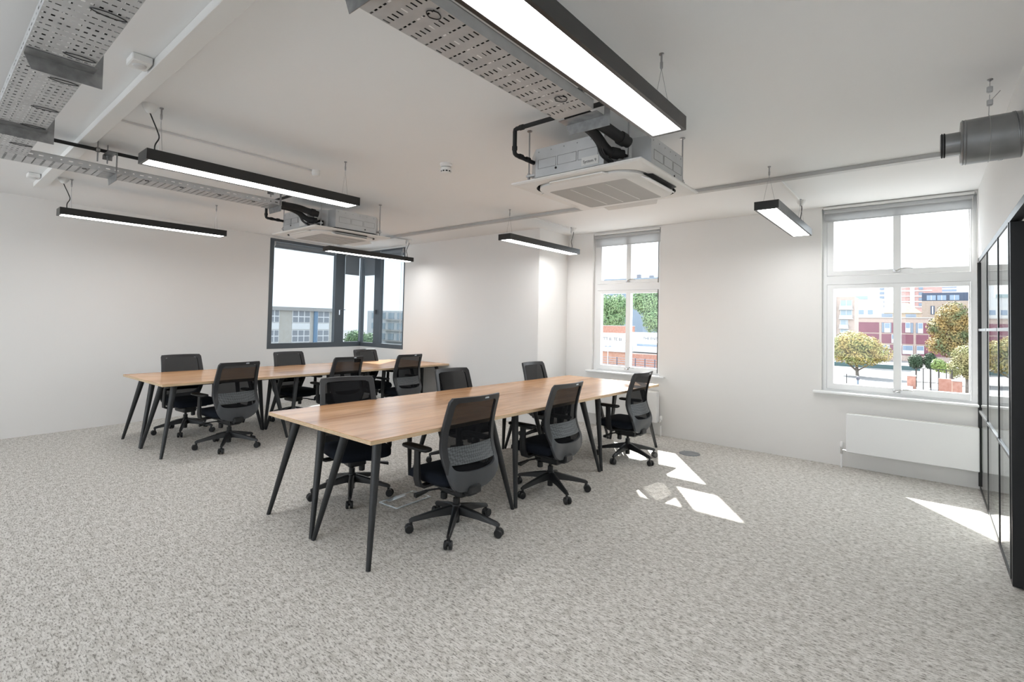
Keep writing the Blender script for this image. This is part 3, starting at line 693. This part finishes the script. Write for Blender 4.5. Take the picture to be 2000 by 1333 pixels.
# ceiling trunking
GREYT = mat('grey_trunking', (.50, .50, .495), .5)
def trunk(label, x0, x1, y0, y1, h, axis, m=PLAST):
    t = thing('trunking', label, 'trunking', ((x0+x1)/2, (y0+y1)/2, ZC-h), 0)
    a, b = (x1-x0)/2, (y1-y0)/2
    MB().box(-a, a, -b, b, .005, h-.001).build('channel', m, t, smooth=0)
    if axis == 'X': MB().rbox(-a, a, -b-.002, b+.002, 0, .008, .002).build('lid', m, t, smooth=0)
    else: MB().rbox(-a-.002, a+.002, -b, b, 0, .008, .002).build('lid', m, t, smooth=0)
    return t
trunk('white ceiling trunking crossing beside the two box sensors', -7.0, .0, .778, .862, .05, 'X')
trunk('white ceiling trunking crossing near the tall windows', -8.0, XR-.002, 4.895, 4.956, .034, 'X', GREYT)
for x, w, ye in ((-6.53, 'the corner window pendant light', 5.285), (-3.775, 'the wall return pendant light', 5.86), (-1.0, 'the pendant light near the duct', 5.86)):
    trunk('short white mini trunking running to '+w, x-.012, x+.012, 4.956, ye, .018, 'Y')
trunk('thin white mini trunking ending at the small dome sensor', -4.225, -4.195, .868, 2.29, .018, 'Y')

# sensors and detectors
def box_sensor(label, loc):
    t = thing('box_sensor', label, 'sensor', loc, 0, 'box sensors')
    MB().rbox(-.06, .06, -.045, .045, -.04, 0, .005).build('case', PLAST, t)
    MB().lathe([(.032, 0), (.028, -.006), (.015, -.011), (.003, -.012)], (0, 0, -.04), n=18).build('lens', mat('sensor_lens', (.6, .6, .6), .4), t)
    return t
box_sensor('white box sensor on trunking beside the wide cable tray', (-3.115, .728, ZC))
box_sensor('white box sensor on trunking near the long blank wall', (-6.56, .728, ZC))
t = thing('dome_sensor', 'small white dome sensor at the end of thin mini trunking', 'sensor', (-4.19, 2.325, ZC))
MB().lathe([(.036, 0), (.036, -.03), (.032, -.036), (.032, -.05), (.02, -.056)], n=20).build('dome', PLAST, t)
t = thing('smoke_detector', 'round white smoke detector alone on the ceiling', 'detector', (-3.10, 2.90, ZC))
MB().lathe([(.052, 0), (.052, -.012), (.047, -.018), (.047, -.03)], n=28).build('base', PLAST, t)
MB().lathe([(.040, -.028), (.040, -.038)], n=28).build('gap_ring', mat('detector_gap', (.25, .25, .25), .6), t)
MB().lathe([(.046, -.036), (.047, -.052), (.0445, -.062)], n=28).build('head', PLAST, t)
MB().lathe([(.0435, -.061), (.0425, -.073)], n=28).build('sensing_slot', mat('slot_dark', (.02, .02, .02), .6), t)
for k in range(10):
    a = 2*PI*k/10; MB().box(-.004, .004, .036, .0448, -.074, -.060).build('slot_rib', PLAST, t, mtx=Matrix.Rotation(a, 4, 'Z'), smooth=0)
MB().lathe([(.042, -.071), (.042, -.077), (.03, -.085), (.008, -.088)], n=28).build('cap', PLAST, t)

# ventilation duct through the right wall
t = thing('ventilation_duct', 'round galvanised duct with narrow open collar, hung beside right wall', 'duct', (.06, 3.62, 2.451))
L = XR-.06-.002
MB().lathe([(.056, .0), (.061, .0), (.061, .085), (.056, .085), (.056, .0)], axis='X', n=36).build('collar', DUCTM, t)
for x in (.006, .016): MB().lathe([(.061, x-.004), (.0655, x-.002), (.0655, x+.002), (.061, x+.004)], axis='X', n=36).build('rubber_seal', RUBBER, t)
MB().lathe([(.056, .080), (.109, .080), (.116, .086), (.116, L), (.05, L)], axis='X', n=40).build('drum', DUCTM, t)
for x in (.088, .100): MB().lathe([(.116, x-.003), (.1185, x), (.116, x+.003)], axis='X', n=40).build('swage', DUCTM, t)
for off in (0, .006):
    MB().tube([(.185+off+.05*k/16*(1), .1175*math.sin(2*PI*k/32), .1175*math.cos(2*PI*k/32)) for k in range(17)], .0022, 6).build('seam', DUCTM, t)
    MB().tube([(.275+off+.03*k/16, .1175*math.sin(-2*PI*k/32-PI/2+PI/2), .1175*math.cos(2*PI*k/32)) for k in range(17)], .0022, 6).build('seam', DUCTM, t)
wl = MB().tube([(.195-.005+.0*k, -.1195*math.sin(2*PI*k/24), .1195*math.cos(2*PI*k/24)) for k in range(25)], .0015, 5).cyl((.190, 0, .118), (.195, .004, .235), .0016, n=5).cyl((.195, .004, .26), (.197, .006, ZC-2.451), .0016, n=5).tube([(.197, .004, .20), (.235, .0, .245)], .0015, 5)
wl.build('hanging_wire', WIRE, t)
for z in (.175, .245): MB().rbox(.183, .207, -.010, .014, z, z+.032, .004).build('wire_gripper', GALV, t)
MB().lathe([(.012, 0), (.012, -.006), (.004, -.012)], (.197, .006, ZC-2.451), n=10).build('ceiling_eye', WIRE, t)

# radiators
def radiator(label, x0, x1, z0, z1, valves):
    t = thing('radiator', label, 'radiator', ((x0+x1)/2, YB, 0), 0, 'flat white radiators under the windows')
    w = (x1-x0)/2
    MB().rbox(-w, w, -.115, -.03, z0, z1, .006).build('panel', WHITE, t)
    MB().box(-w+.006, w-.006, -.108, -.036, z1-.001, z1+.003).build('top_grille', PLAST, t, smooth=0)
    for s in (-1, 1): MB().box(s*w*.7-.02, s*w*.7+.02, -.03, -.001, z0+.08, z1-.08).build('wall_bracket', PLAST, t, smooth=0)
    for s in valves:
        x = s*(w+.042)
        v = MB().lathe([(.010, z0-.03), (.013, z0-.02), (.013, z0+.035), (.009, z0+.04)], (x, -.07, 0), n=14).cyl((x, -.07, z0+.01), (x-s*.042, -.07, z0+.01), .009, n=10); v.build('valve', CHROME, t)
        MB().lathe([(.014, z0+.04), (.017, z0+.05), (.017, z0+.085), (.010, z0+.095)], (x, -.07, 0), n=16).build('valve_cap', WHITE, t)
        MB().cyl((x, -.07, 0.0), (x, -.07, z0-.025), .0075, n=10).build('supply_pipe', WHITE, t)
    return t
radiator('flat white radiator under the wide window beside the glass partition', -.635, XR-.004, .172, .57, (-1,))
radiator('flat white radiator under the narrow window behind the desks', -3.70, -2.665, .172, .57, (-1, 1))

# floor grille and floor box
t = thing('floor_grille', 'round grey metal outlet set in the carpet near the desks', 'floor outlet', (-2.035, 5.745, .0005))
MB().lathe([(.112, 0), (.112, .004), (.104, .007), (.09, .007)], n=36).build('rim', varied('grille_steel', (.22, .24, .26), (.3, .32, .34), 40, .4, .7), t)
MB().lathe([(.092, .001), (.092, .003)], n=36).build('plate', mat('grille_plate', (.14, .155, .17), .45, .5), t)
for i in range(-6, 7):
    w = math.sqrt(max(0, .088**2-(i*.0135)**2))
    MB().box(-w, w, i*.0135-.0035, i*.0135+.0035, .003, .0068).build('slat', MATS['grille_steel'], t, smooth=0)
t = thing('floor_box', 'carpeted floor box with clear plastic lid edge under the desks', 'floor box', (-3.175, 2.62, .0005), math.radians(3))
FB = mat('floor_box_trim', (.55, .60, .64), .18, spec=.8)
MB().box(-.105, -.092, -.18, .18, 0, .006).box(.092, .105, -.18, .18, 0, .006).box(-.092, .092, -.18, -.168, 0, .006).box(-.092, .092, .168, .18, 0, .006).build('trim', FB, t, smooth=0)
MB().box(-.092, .092, -.168, .168, 0, .004).build('lid_infill', CARPET, t, smooth=0)
MB().box(-.085, -.052, -.12, .06, .004, .0065).build('lid_handle', FB, t, smooth=0)

# ------------------------------------------------------------------ outside
GZ = -7.0; TONE = 0.62   # reflectance of everything out of doors
ASPH = varied('asphalt', (.26, .26, .265), (.34, .34, .345), .6, .9)
struct(MB().box(-320, 160, 12, 560, GZ-.5, GZ).build('ground', ASPH, smooth=0))
LEAFC = {}
def leafmat(n, a, b):
    return varied(n, a, b, .55, .75, detail=2, lo=.4, hi=.6)
BARK = varied('bark', (.16, .13, .11), (.28, .25, .22), 3, .9)
def leaf_ball(n, blobs, size):
    mb = MB(); V = []; F = []
    tot = sum(b[3]*b[4]*b[5] for b in blobs)**1.0
    for cx, cy, cz, rx, ry, rz in blobs:
        for _ in range(int(n*rx*ry*rz/tot)):
            d = Vector((random.gauss(0, 1), random.gauss(0, 1), random.gauss(0, 1))).normalized(); q = random.uniform(.55, 1.03)
            c = Vector((cx+d.x*rx*q, cy+d.y*ry*q, cz+d.z*rz*q))
            nrm = (d+Vector((random.uniform(-.7, .7), random.uniform(-.7, .7), random.uniform(-.4, .8)))).normalized()
            a = nrm.orthogonal().normalized(); a.rotate(Matrix.Rotation(random.uniform(0, 6.28), 3, nrm)); b = nrm.cross(a); s = size*random.uniform(.6, 1.3)
            k = len(V); V += [c-a*s, c+b*s*.55, c+a*s, c-b*s*.55]; F.append((k, k+1, k+2, k+3))
    return mb.add(V, F)
def tree(label, loc, blobs, n, size, m, trunks, group='trees outside'):
    t = thing('tree', label, 'tree', (loc[0], loc[1], GZ), 0, group)
    leaf_ball(n, [(b[0]-loc[0], b[1]-loc[1], b[2]-GZ, b[3], b[4], b[5]) for b in blobs], size).build('foliage', m, t, smooth=0)['kind'] = 'stuff'
    for pts, r in trunks: MB().tube([(p[0]-loc[0], p[1]-loc[1], p[2]-GZ) for p in pts], r, 8).build('trunk', BARK, t)
    return t
YEL = leafmat('leaf_yellow', (.62, .47, .16), (.42, .44, .16)); ORG = leafmat('leaf_autumn', (.17, .21, .09), (.50, .34, .12)); DKG = leafmat('leaf_dark', (.035, .075, .035), (.06, .12, .06)); LIM = leafmat('leaf_lime', (.42, .54, .14), (.28, .40, .13)); GRN = leafmat('leaf_green', (.22, .38, .17), (.34, .50, .24)); OLV = leafmat('leaf_olive', (.46, .40, .18), (.32, .33, .13))
tree('spreading tree with yellow autumn leaves seen through the wide window', (-8.2, 94, 0), [(-8.6, 93, -.4, 2.3, 2.2, 1.7), (-6.9, 93, -.9, 2.0, 2.0, 1.5), (-5.2, 93, -2.0, 1.5, 1.6, 1.5), (-10.2, 94, -1.6, 1.8, 2, 2.1), (-7.5, 93, -2.7, 2.6, 2, 1.4)], 9000, .17, YEL,
     [([(-8.0, 94, GZ), (-8.1, 94, -4.6), (-8.4, 94, -1.5)], [.28, .22, .08]), ([(-8.05, 94, -4.9), (-9.4, 94, -3.6), (-10, 94, -2)], [.16, .12, .05]), ([(-8.05, 94, -4.8), (-6.5, 94, -3.7), (-5.0, 94, -2.8)], [.12, .09, .04])])
tree('tallest tree with orange and dark green leaves outside the wide window', (3.2, 113, 0), [(3.4, 113, 3.9, 2.3, 2.3, 2.6), (1.6, 113, 2.2, 1.7, 2, 1.8), (3.0, 113, .6, 2.3, 2, 2.2), (4.8, 114, 1.8, 2.0, 2, 2.6), (1.3, 112, -.8, 1.5, 1.6, 1.6), (3.4, 113, -1.6, 2, 2, 1.3)], 11000, .19, ORG,
     [([(3.2, 113, GZ), (3.3, 113, -2), (3.4, 113, 3)], [.35, .28, .1])])
tree('round olive and yellow tree right beside the brick pier', (3.9, 87, 0), [(3.9, 87, -1.8, 1.5, 1.5, 1.6), (2.9, 86.5, -3.1, 1.0, 1.2, 1.3), (4.4, 87, -3.4, 1.2, 1.2, 1.4)], 5000, .14, OLV, [([(3.9, 87, GZ), (3.9, 87, -2)], [.2, .1])])
tree('small dark green tree standing closer to the cut brick wall end', (-1.2, 99, 0), [(-1.2, 99, -3.2, .95, .9, 1.15), (-1.5, 99, -2.9, .7, .7, .7)], 2600, .13, DKG, [([(-1.2, 99, GZ), (-1.15, 99, -3.4)], [.1, .06])])
tree('small dark green tree standing closer to the lime green shrub', (.45, 99, 0), [(.45, 99, -3.05, .85, .9, 1.2), (.4, 98.8, -2.3, .6, .6, .6)], 2600, .13, DKG, [([(.45, 99, GZ), (.45, 99, -3.2)], [.12, .07])])
tree('lime green shrub between the dark trees and the olive tree', (1.4, 96, 0), [(1.3, 96, -3.4, .85, .8, .95), (1.9, 96, -3.7, .7, .7, .8)], 2200, .12, LIM, [([(1.4, 96, GZ), (1.4, 96, -3.6)], [.07, .04])])
tree('broad pale green tree behind the long low brick parapet', (-63, 120, 0), [(-65.5, 120, 6.0, 3.2, 3, 3.6), (-61.5, 120, 6.2, 3.2, 3, 3.4), (-63, 119, 2.6, 4.8, 3, 2.6)], 8000, .26, GRN, [([(-63, 120, GZ), (-63, 120, 5)], [.4, .2])])
tree('tall pale green tree overhanging the white hoarding', (-48.5, 110, 0), [(-48.2, 110, 6.6, 3.6, 3, 3.6), (-47.0, 109, 2.8, 2.6, 2.6, 3.0), (-50.5, 110, 7.2, 2.4, 2.4, 2.8)], 8000, .26, GRN, [([(-48.5, 110, GZ), (-48.5, 110, 5)], [.4, .2])])

def facade(name, label, x0, x1, y, z1, depth, wm, z0=GZ):
    t = thing(name, label, 'building', ((x0+x1)/2, y, z0), 0)
    MB().box(x0-(x0+x1)/2, x1-(x0+x1)/2, 0, depth, 0, z1-z0).build('wall', wm, t, smooth=0)
    t['ox'] = (x0+x1)/2; t['oy'] = y; t['oz'] = z0
    return t
def rect(t, name, m, x0, x1, z0, z1, out=.08, y=0.0):
    ox, oz = t['ox'], t['oz']
    return MB().box(x0-ox, x1-ox, y-out, y+.02, z0-oz, z1-oz).build(name, m, t, smooth=0)
PINKB = varied('pale_brick', (.62, .49, .43), (.68, .56, .50), 2, .85); MARO = varied('maroon_panel', (.26, .085, .13), (.30, .105, .15), .5, .5)
CONC = mat('pale_concrete', (.68, .66, .64), .85); WREND = mat('white_render', (.86, .88, .90), .8); BGLASS = mat('far_glass', (.26, .37, .52), .15, spec=.8); DKC = mat('dark_cladding', (.07, .10, .17), .5)
REDB = varied('red_brick', (.50, .24, .18), (.60, .33, .26), 3, .9); TANB = varied('tan_brick', (.52, .42, .31), (.60, .50, .39), 2, .9); GREYB = mat('grey_blue_render', (.30, .38, .48), .8); WFRAME = mat('far_white_frame', (.86, .88, .90), .6); ROOFM = mat('flat_roof', (.22, .225, .24), .85); TEAL = mat('teal_strip', (.42, .55, .58), .7)
# maroon panelled block
t = facade('apartment_block', 'low block with maroon panels and pale brick bands behind the trees', -17.1, 5.6, 181.5, 5.1, 14, PINKB)
for z0, z1 in ((.75, 3.70), (-2.22, .42), (-5.4, -2.6)):
    for x0, x1 in ((-16.9, -10.42), (-9.83, -7.1), (-7.0, -5.3), (-5.2, -2.78), (-2.2, .4), (.6, 3.0), (3.1, 5.5)):
        rect(t, 'panel', MARO, x0, x1, z0, z1, .12)
def win(t, x0, x1, z0, z1, sill=True):
    f = rect(t, 'window', WFRAME, x0, x1, z0, z1, .2); ox, oz = t['ox'], t['oz']
    MB().box(x0+.1-ox, x1-.1-ox, -.23, -.19, z0+(z1-z0)*.45-oz, z1-.1-oz).build('pane', BGLASS, f, smooth=0)
    MB().box(x0+.1-ox, x1-.1-ox, -.23, -.19, z0+.08-oz, z0+(z1-z0)*.40-oz).build('pane', WFRAME, f, smooth=0)
for q in ((-9.2, -7.9, .85, 3.6), (-4.5, -3.4, .95, 3.75), (-1.8, -.7, .85, 3.7), (-7.6, -6.7, -2.1, .35), (-5.15, -2.85, -5.1, -2.65), (-2.1, -.5, -4.9, -2.65), (-9.7, -8.0, -5.3, -2.65)): win(t, *q)
for x0, x1, m in ((-9.8, -9.25, GREYB), (-3.35, -2.8, GREYB), (-2.2, -1.85, GREYB), (-8.1, -7.62, GREYB)): rect(t, 'side_panel', m, x0, x1, .85, 3.65, .16)
rect(t, 'coping', CONC, -17.3, 5.8, 5.0, 5.25, .3)
# roof plant on the maroon block
for x0, x1, z1 in ((-10.0, -7.5, 6.3), (-4.5, -2.2, 6.2)): MB().box(x0-t['ox'], x1-t['ox'], 2, 4, 5.1-t['oz'], z1-t['oz']).build('roof_plant', GREYB, t, smooth=0)
# balcony block
t = facade('apartment_block', 'brick apartment block with stacked glass balconies beside the yellow tree', -19.3, -13.3, 148.5, 9.5, 10, PINKB)
for z0, z1, x1 in ((6.5, 8.6, -13.75), (4.2, 6.2, -13.75), (1.85, 3.85, -14.6), (-.5, 1.5, -14.6)):
    w = rect(t, 'window', mat('far_glass_pale', (.45, .56, .64), .2), -16.2, x1, z0, z1, .06)
    for x in (-16.2, -15.0, x1-.1): rect(t, 'window_mullion', WFRAME, x, x+.12, z0, z1, .1)
    rect(t, 'balcony', CONC, -16.4, x1+.2, z0-.25, z0-.02, .9); rect(t, 'balcony_glass', mat('balcony_glass', (.62, .72, .76), .2), -16.3, x1+.1, z0-.02, z0+.75, .85, -.02)
for z0 in (7.6, 5.2, 2.8, .4): rect(t, 'window', WFRAME, -19.0, -17.6, z0, z0+1.9, .1); 
rect(t, 'corner_pier', WREND, -17.5, -17.0, GZ, 9.5, .3)
# white stepped building
t = facade('white_building', 'white rendered stepped building with teal edge behind the maroon block', -22.3, -13.4, 247.5, 13.9, 12, WREND)
rect(t, 'lower_wing', WREND, -21.0, -13.5, GZ, 10.6, 3.0); rect(t, 'edge_strip', TEAL, -22.0, -17.8, 13.8, 15.0, .4)
for x in (-20.5, -17.6): rect(t, 'window', BGLASS, x, x+1.6, 7.6, 9.3, 3.1)
t = facade('tower_block', 'distant blue and white tower block above the white building', -31, -20.5, 429, 36.5, 20, WREND)
for k in range(6):
    rect(t, 'balcony', GREYB, -24.2, -21.8, 17+k*3, 18.6+k*3, .6)
t = facade('tower_block', 'distant pink brick tower block with white floor bands', -11.5, 6.5, 363, 30.5, 20, varied('pink_brick', (.66, .40, .37), (.72, .47, .44), 1, .85))
for k in range(6): rect(t, 'floor_band', WREND, -11.5, 2.4, 14.6+k*3.0, 15.2+k*3.0, .4)
rect(t, 'stair_strip', WREND, -7.0, -5.0, GZ, 30.5, .5)
for k in range(5): rect(t, 'window', GREYB, -3.2, -1.4, 15.5+k*3, 17.0+k*3, .3)
# gabled house
t = thing('gabled_house', 'tan brick house with hipped roof in front of pink tower', 'house', (-6.3, 224, GZ))
MB().box(-5.1, 5.0, 0, 8, 0, 8.1-GZ-.4).build('wall', TANB, t, smooth=0)
MB().add([(-5.4, -.4, 7.6-GZ), (5.3, -.4, 7.6-GZ), (5.3, 8.4, 7.6-GZ), (-5.4, 8.4, 7.6-GZ), (-5.0, 4, 11.3-GZ), (1.4, 4, 11.3-GZ)], [(0, 1, 5, 4), (1, 2, 5), (2, 3, 4, 5), (3, 0, 4), (0, 3, 2, 1)]).build('roof', varied('tan_roof', (.48, .38, .28), (.55, .45, .34), 2, .9), t, smooth=0)
t = facade('brick_building', 'brown brick building topped by a dark glazed storey', -1.4, 13.5, 264, 13.6, 12, varied('brown_brick', (.50, .40, .33), (.58, .48, .41), 2, .9))
rect(t, 'dark_storey', DKC, -1.4, 13.2, 13.6, 16.9, .3, 1.5)
MB().box(-7.4, 7.2, 1.4, 11, 13.6-GZ, 16.9-GZ).build('dark_storey', DKC, t, smooth=0)
for x0, x1 in ((.1, 2.9), (3.3, 6.0), (7.0, 9.8)):
    w = rect(t, 'window', BGLASS, x0, x1, 13.9, 15.9, .36, 1.4); rect(t, 'window_mullion', WFRAME, (x0+x1)/2-.08, (x0+x1)/2+.08, 13.9, 15.9, .42, 1.4)
for x in (1.3, 4.9): f = rect(t, 'window', DKC, x, x+1.2, 8.2, 11.6, .2); rect(t, 'window_pane', WFRAME, x+.4, x+.8, 8.4, 11.4, .26)
t = facade('office_building', 'distant pale building with blue glass above the dark storey', 4.8, 20, 396, 30, 10, WREND)
for k in range(2): rect(t, 'window_band', BGLASS, 6.5, 13.5, 25.2+k*2.2, 26.4+k*2.2, .3)
# roofs and walls in front
t = thing('flat_roof_building', 'low flat roofed building below the wide window', 'building', (-4, 66, GZ))
MB().box(-10, 2.6, 4, 30, 0, 1.2).build('wall', PINKB, t, smooth=0); MB().box(-10.3, 2.9, 3.7, 30.3, 1.2, 1.45).build('roof', ROOFM, t, smooth=0)
MB().box(-10.3, 2.9, 3.7, 4.0, 1.45, 1.7).build('kerb', CONC, t, smooth=0)
MB().loft([[(-1, 4.2, 1.46), (2.8, 4.2, 1.46), (2.8, 12, 1.46), (-1, 12, 1.46)], [(.4, 5.6, 2.0), (2.8, 5.6, 2.0), (2.8, 10.6, 2.0), (.4, 10.6, 2.0)]]).build('roof_light', mat('roof_light', (.62, .68, .74), .4), t, smooth=0)
t = thing('parasol', 'white parasol standing on the flat roof', 'parasol', (-7.9, 79, GZ+1.45))
MB().cyl((0, 0, 0), (0, 0, 1.75), .05, n=8).build('pole', BLACK, t); MB().lathe([(.75, 1.30), (.74, 1.36), (.40, 1.58), (.05, 1.72)], n=8).build('canopy', WREND, t, smooth=0)
t = thing('roof_vent', 'small grey roof vent beside the parasol', 'vent', (-6.7, 79, GZ+1.45))
MB().cyl((0, 0, 0), (0, 0, .6), .10, n=10).build('pipe', GREYB, t); MB().lathe([(.16, .55), (.20, .75), (.16, .95), (.05, 1.0)], n=12).build('cowl', mat('vent_dark', (.16, .16, .20), .6), t)
def brick_wall(label, x0, x1, y, z0, z1, th=.35, cope=True):
    t = thing('brick_wall', label, 'wall', ((x0+x1)/2, y, z0)); w = (x1-x0)/2
    MB().box(-w, w, 0, th, 0, z1-z0).build('brickwork', REDB, t, smooth=0)
    if cope: MB().box(-w-.05, w+.05, -.05, th+.05, z1-z0, z1-z0+.1).build('coping', CONC, t, smooth=0)
    return t
brick_wall('short red brick wall end beside the flat roof', -1.75, -.95, 76, GZ, -3.85)
brick_wall('red brick garden wall beneath the olive tree', 1.05, 2.5, 76, GZ, -3.9, cope=False)
brick_wall('red brick pier at the end of garden wall', 2.1, 2.9, 72.6, GZ, -3.85, .8)
t = thing('metal_fence', 'black metal fence with posts before the dark green trees', 'fence', (.6, 80, GZ))
for x in (-1.6, -.9, -.2, .5, 1.2, 1.7): MB().box(x-.05, x+.05, 0, .1, 0, 3.9).build('post', BLACK, t, smooth=0)
for z in (2.2, 3.85): MB().box(-1.6, 1.7, .02, .08, z, z+.07).build('rail', BLACK, t, smooth=0)
t = thing('green_fence', 'long dark green fence behind the yellow tree', 'fence', (-9, 139, GZ))
MB().box(-8, 8, 0, .2, 0, .9).build('fence_panel', mat('green_fence', (.10, .18, .19), .7), t, smooth=0)

# outside the narrow window
t = brick_wall('long low brick parapet wall below the pale green trees', -60, -47.5, 100, GZ, 1.1, .5)
t = thing('white_hoarding', 'white hoarding with lettering in front of the brick parapet', 'hoarding', (-48.8, 95, GZ))
MB().box(-6, 5, 0, .3, 0, -.35-GZ).build('board', WREND, t, smooth=0)
INK = mat('sign_ink', (.10, .10, .12), .7)
text_mesh('lettering', 'WTT IE, TE BI', .85, INK, t, Matrix.Translation((-4.0, -.02, -1.9-GZ)) @ Matrix.Rotation(PI/2, 4, 'X'), .01)
t = thing('white_hoarding', 'taller white hoarding with lettering below the tall green tree', 'hoarding', (-40, 90, GZ))
MB().box(-3.2, 4, 0, .3, 0, .05-GZ).build('board', WREND, t, smooth=0)
text_mesh('lettering', 'THE ENT', .70, INK, t, Matrix.Translation((-.85, -.02, -1.3-GZ)) @ Matrix.Rotation(PI/2, 4, 'X'), .01)
t = thing('white_hut', 'long white flat roofed hut with dark slot window beside hoarding', 'building', (-38, 85, GZ))
MB().box(-2.4, 4, 0, 3, 1.6, -1.55-GZ).build('wall', WREND, t, smooth=0); MB().box(-2.6, 4.2, -.3, 3.2, 3.45, 3.6).build('canopy', BLACK, t, smooth=0); MB().box(-1.7, 2.8, -.06, .02, -2.32-GZ, -1.96-GZ).build('window', BGLASS, t, smooth=0)
MB().box(-2.4, 4, -.02, 3, 0, 1.6).build('brick_plinth', REDB, t, smooth=0)
t = thing('white_hut', 'low white roofed store in front of lettered hoarding', 'building', (-45, 87.5, GZ))
MB().box(-5, 1.6, 0, 4, 3.2, -1.85-GZ).build('roof', WREND, t, smooth=0); MB().box(-5, 1.6, .3, 4, 0, 3.2).build('wall', varied('orange_brick', (.62, .33, .23), (.70, .42, .32), 2, .9), t, smooth=0)
brick_wall('red brick wall behind the railings below the white hut', -38.2, -32.8, 80, GZ, -3.45, .4, False)
t = thing('railings', 'grey metal railings along the yard outside the narrow window', 'railing', (-34, 70, GZ))
for z in (2.3, 2.65, 3.0, 3.35): MB().box(-6.5, 6, 0, .05, z, z+.06).build('rail', GREYB, t, smooth=0)
for i in range(9): MB().box(-6.5+i*1.5, -6.38+i*1.5, -.02, .08, 0, 3.5).build('post', mat('rail_post', (.10, .11, .16), .6), t, smooth=0)
t = thing('lamp_post', 'white twin lamp post standing behind the railings', 'lamp post', (-34.8, 65, GZ))
MB().cyl((0, 0, 0), (0, 0, 5.2), .07, .05, 8).build('pole', WREND, t)
for s in (-1, 1): MB().tube([(0, 0, 5.2), (s*.25, 0, 5.3), (s*.35, 0, 5.3)], .04, 6).rbox(s*.35-.12, s*.35+.12, -.1, .1, 5.25, 5.38, .02).build('lamp_head', GREYB, t)
t = facade('terrace_row', 'grey row of distant rooftops with chimneys beyond the trees', -84.5, -60, 150, 16.4, 14, GREYB)
for x0, x1 in ((-82, -80.5), (-78.5, -77.5), (-75.5, -73.8)): rect(t, 'window', WFRAME, x0, x1, 14.2, 15.8, .2)
for x0, x1, z in ((-71, -69.9, 17.7), (-66.8, -65.6, 17.2)): MB().box(x0-t['ox'], x1-t['ox'], 1, 2.2, 16.3-GZ, z-GZ).build('chimney', mat('chimney', (.30, .31, .36), .9), t, smooth=0)
t = thing('church_spire', 'faint pointed church spire above the distant rooftops', 'spire', (-107, 200, GZ))
MB().box(-1.3, 1.3, -1.3, 1.3, 0, 24.5-GZ).build('tower', mat('spire_stone', (1.2, 1.2, 1.2), .8), t, smooth=0); MB().lathe([(1.1, 24.5-GZ), (.08, 34-GZ)], n=8).build('spire', MATS['spire_stone'], t, smooth=0)

# outside the corner window
t = thing('office_building', 'pale brick building with grey window strips outside the corner window', 'building', (-69, 37, GZ))
MB().box(-10, 0, -9, 5.6, 0, 2.6-GZ).build('wall', varied('cream_brick', (.90, .84, .75), (.96, .91, .84), 2, .9), t, smooth=0)
MB().box(-10.3, .5, -9.2, 5.9, 2.4-GZ, 2.9-GZ).build('parapet', CONC, t, smooth=0)
FWIN = mat('grey_far_window', (.50, .53, .58), .4)
for z0, z1 in ((.68, 2.45), (-2.1, -.35), (-4.9, -3.1)):
    for y0, y1 in ((-8.2, -5.9), (-4.9, -3.5), (-1.6, 1.1), (2.3, 4.2)):
        MB().box(0, .10, y0, y1, z0-GZ, z1-GZ).build('window', WHITE, t, smooth=0); n = max(2, int(round((y1-y0)/.85))); w = (y1-y0)/n
        for i in range(n):
            MB().box(.06, .13, y0+i*w+.08, y0+(i+1)*w-.08, z0+.95-GZ, z1-.08-GZ).build('pane', FWIN, t, smooth=0); MB().box(.06, .13, y0+i*w+.08, y0+(i+1)*w-.08, z0+.08-GZ, z0+.8-GZ).build('pane', FWIN, t, smooth=0)
        MB().box(0, .08, y0, y1, z0-.95-GZ, z0-.05-GZ).build('spandrel', WHITE, t, smooth=0)
MB().box(0, .25, 1.7, 2.25, 0, 2.75-GZ).build('blue_strip', mat('blue_strip', (.30, .48, .70), .5), t, smooth=0)
t = facade('apartment_block', 'pale distant block with balconies beyond the slim corner panes', -112, -92, 78, 3.6, 10, WREND)
for z0 in (-3.6, -1.0, 1.6):
    for x0 in (-110, -106.5, -103, -99.5, -96): rect(t, 'window', mat('far_glass_pale', (.45, .56, .64), .2), x0, x0+2.2, z0, z0+1.5, .1)
    rect(t, 'balcony', CONC, -104, -95, z0-.4, z0-.1, .9)
tree('pale tree low behind the slim corner pane', (-103, 69, 0), [(-103.5, 69, -3.4, 3.2, 2.5, 2.2), (-99.5, 70, -3.8, 2.6, 2.5, 2.0)], 3000, .28, GRN, [([(-103, 69, GZ), (-103, 69, -3.5)], [.25, .15])])
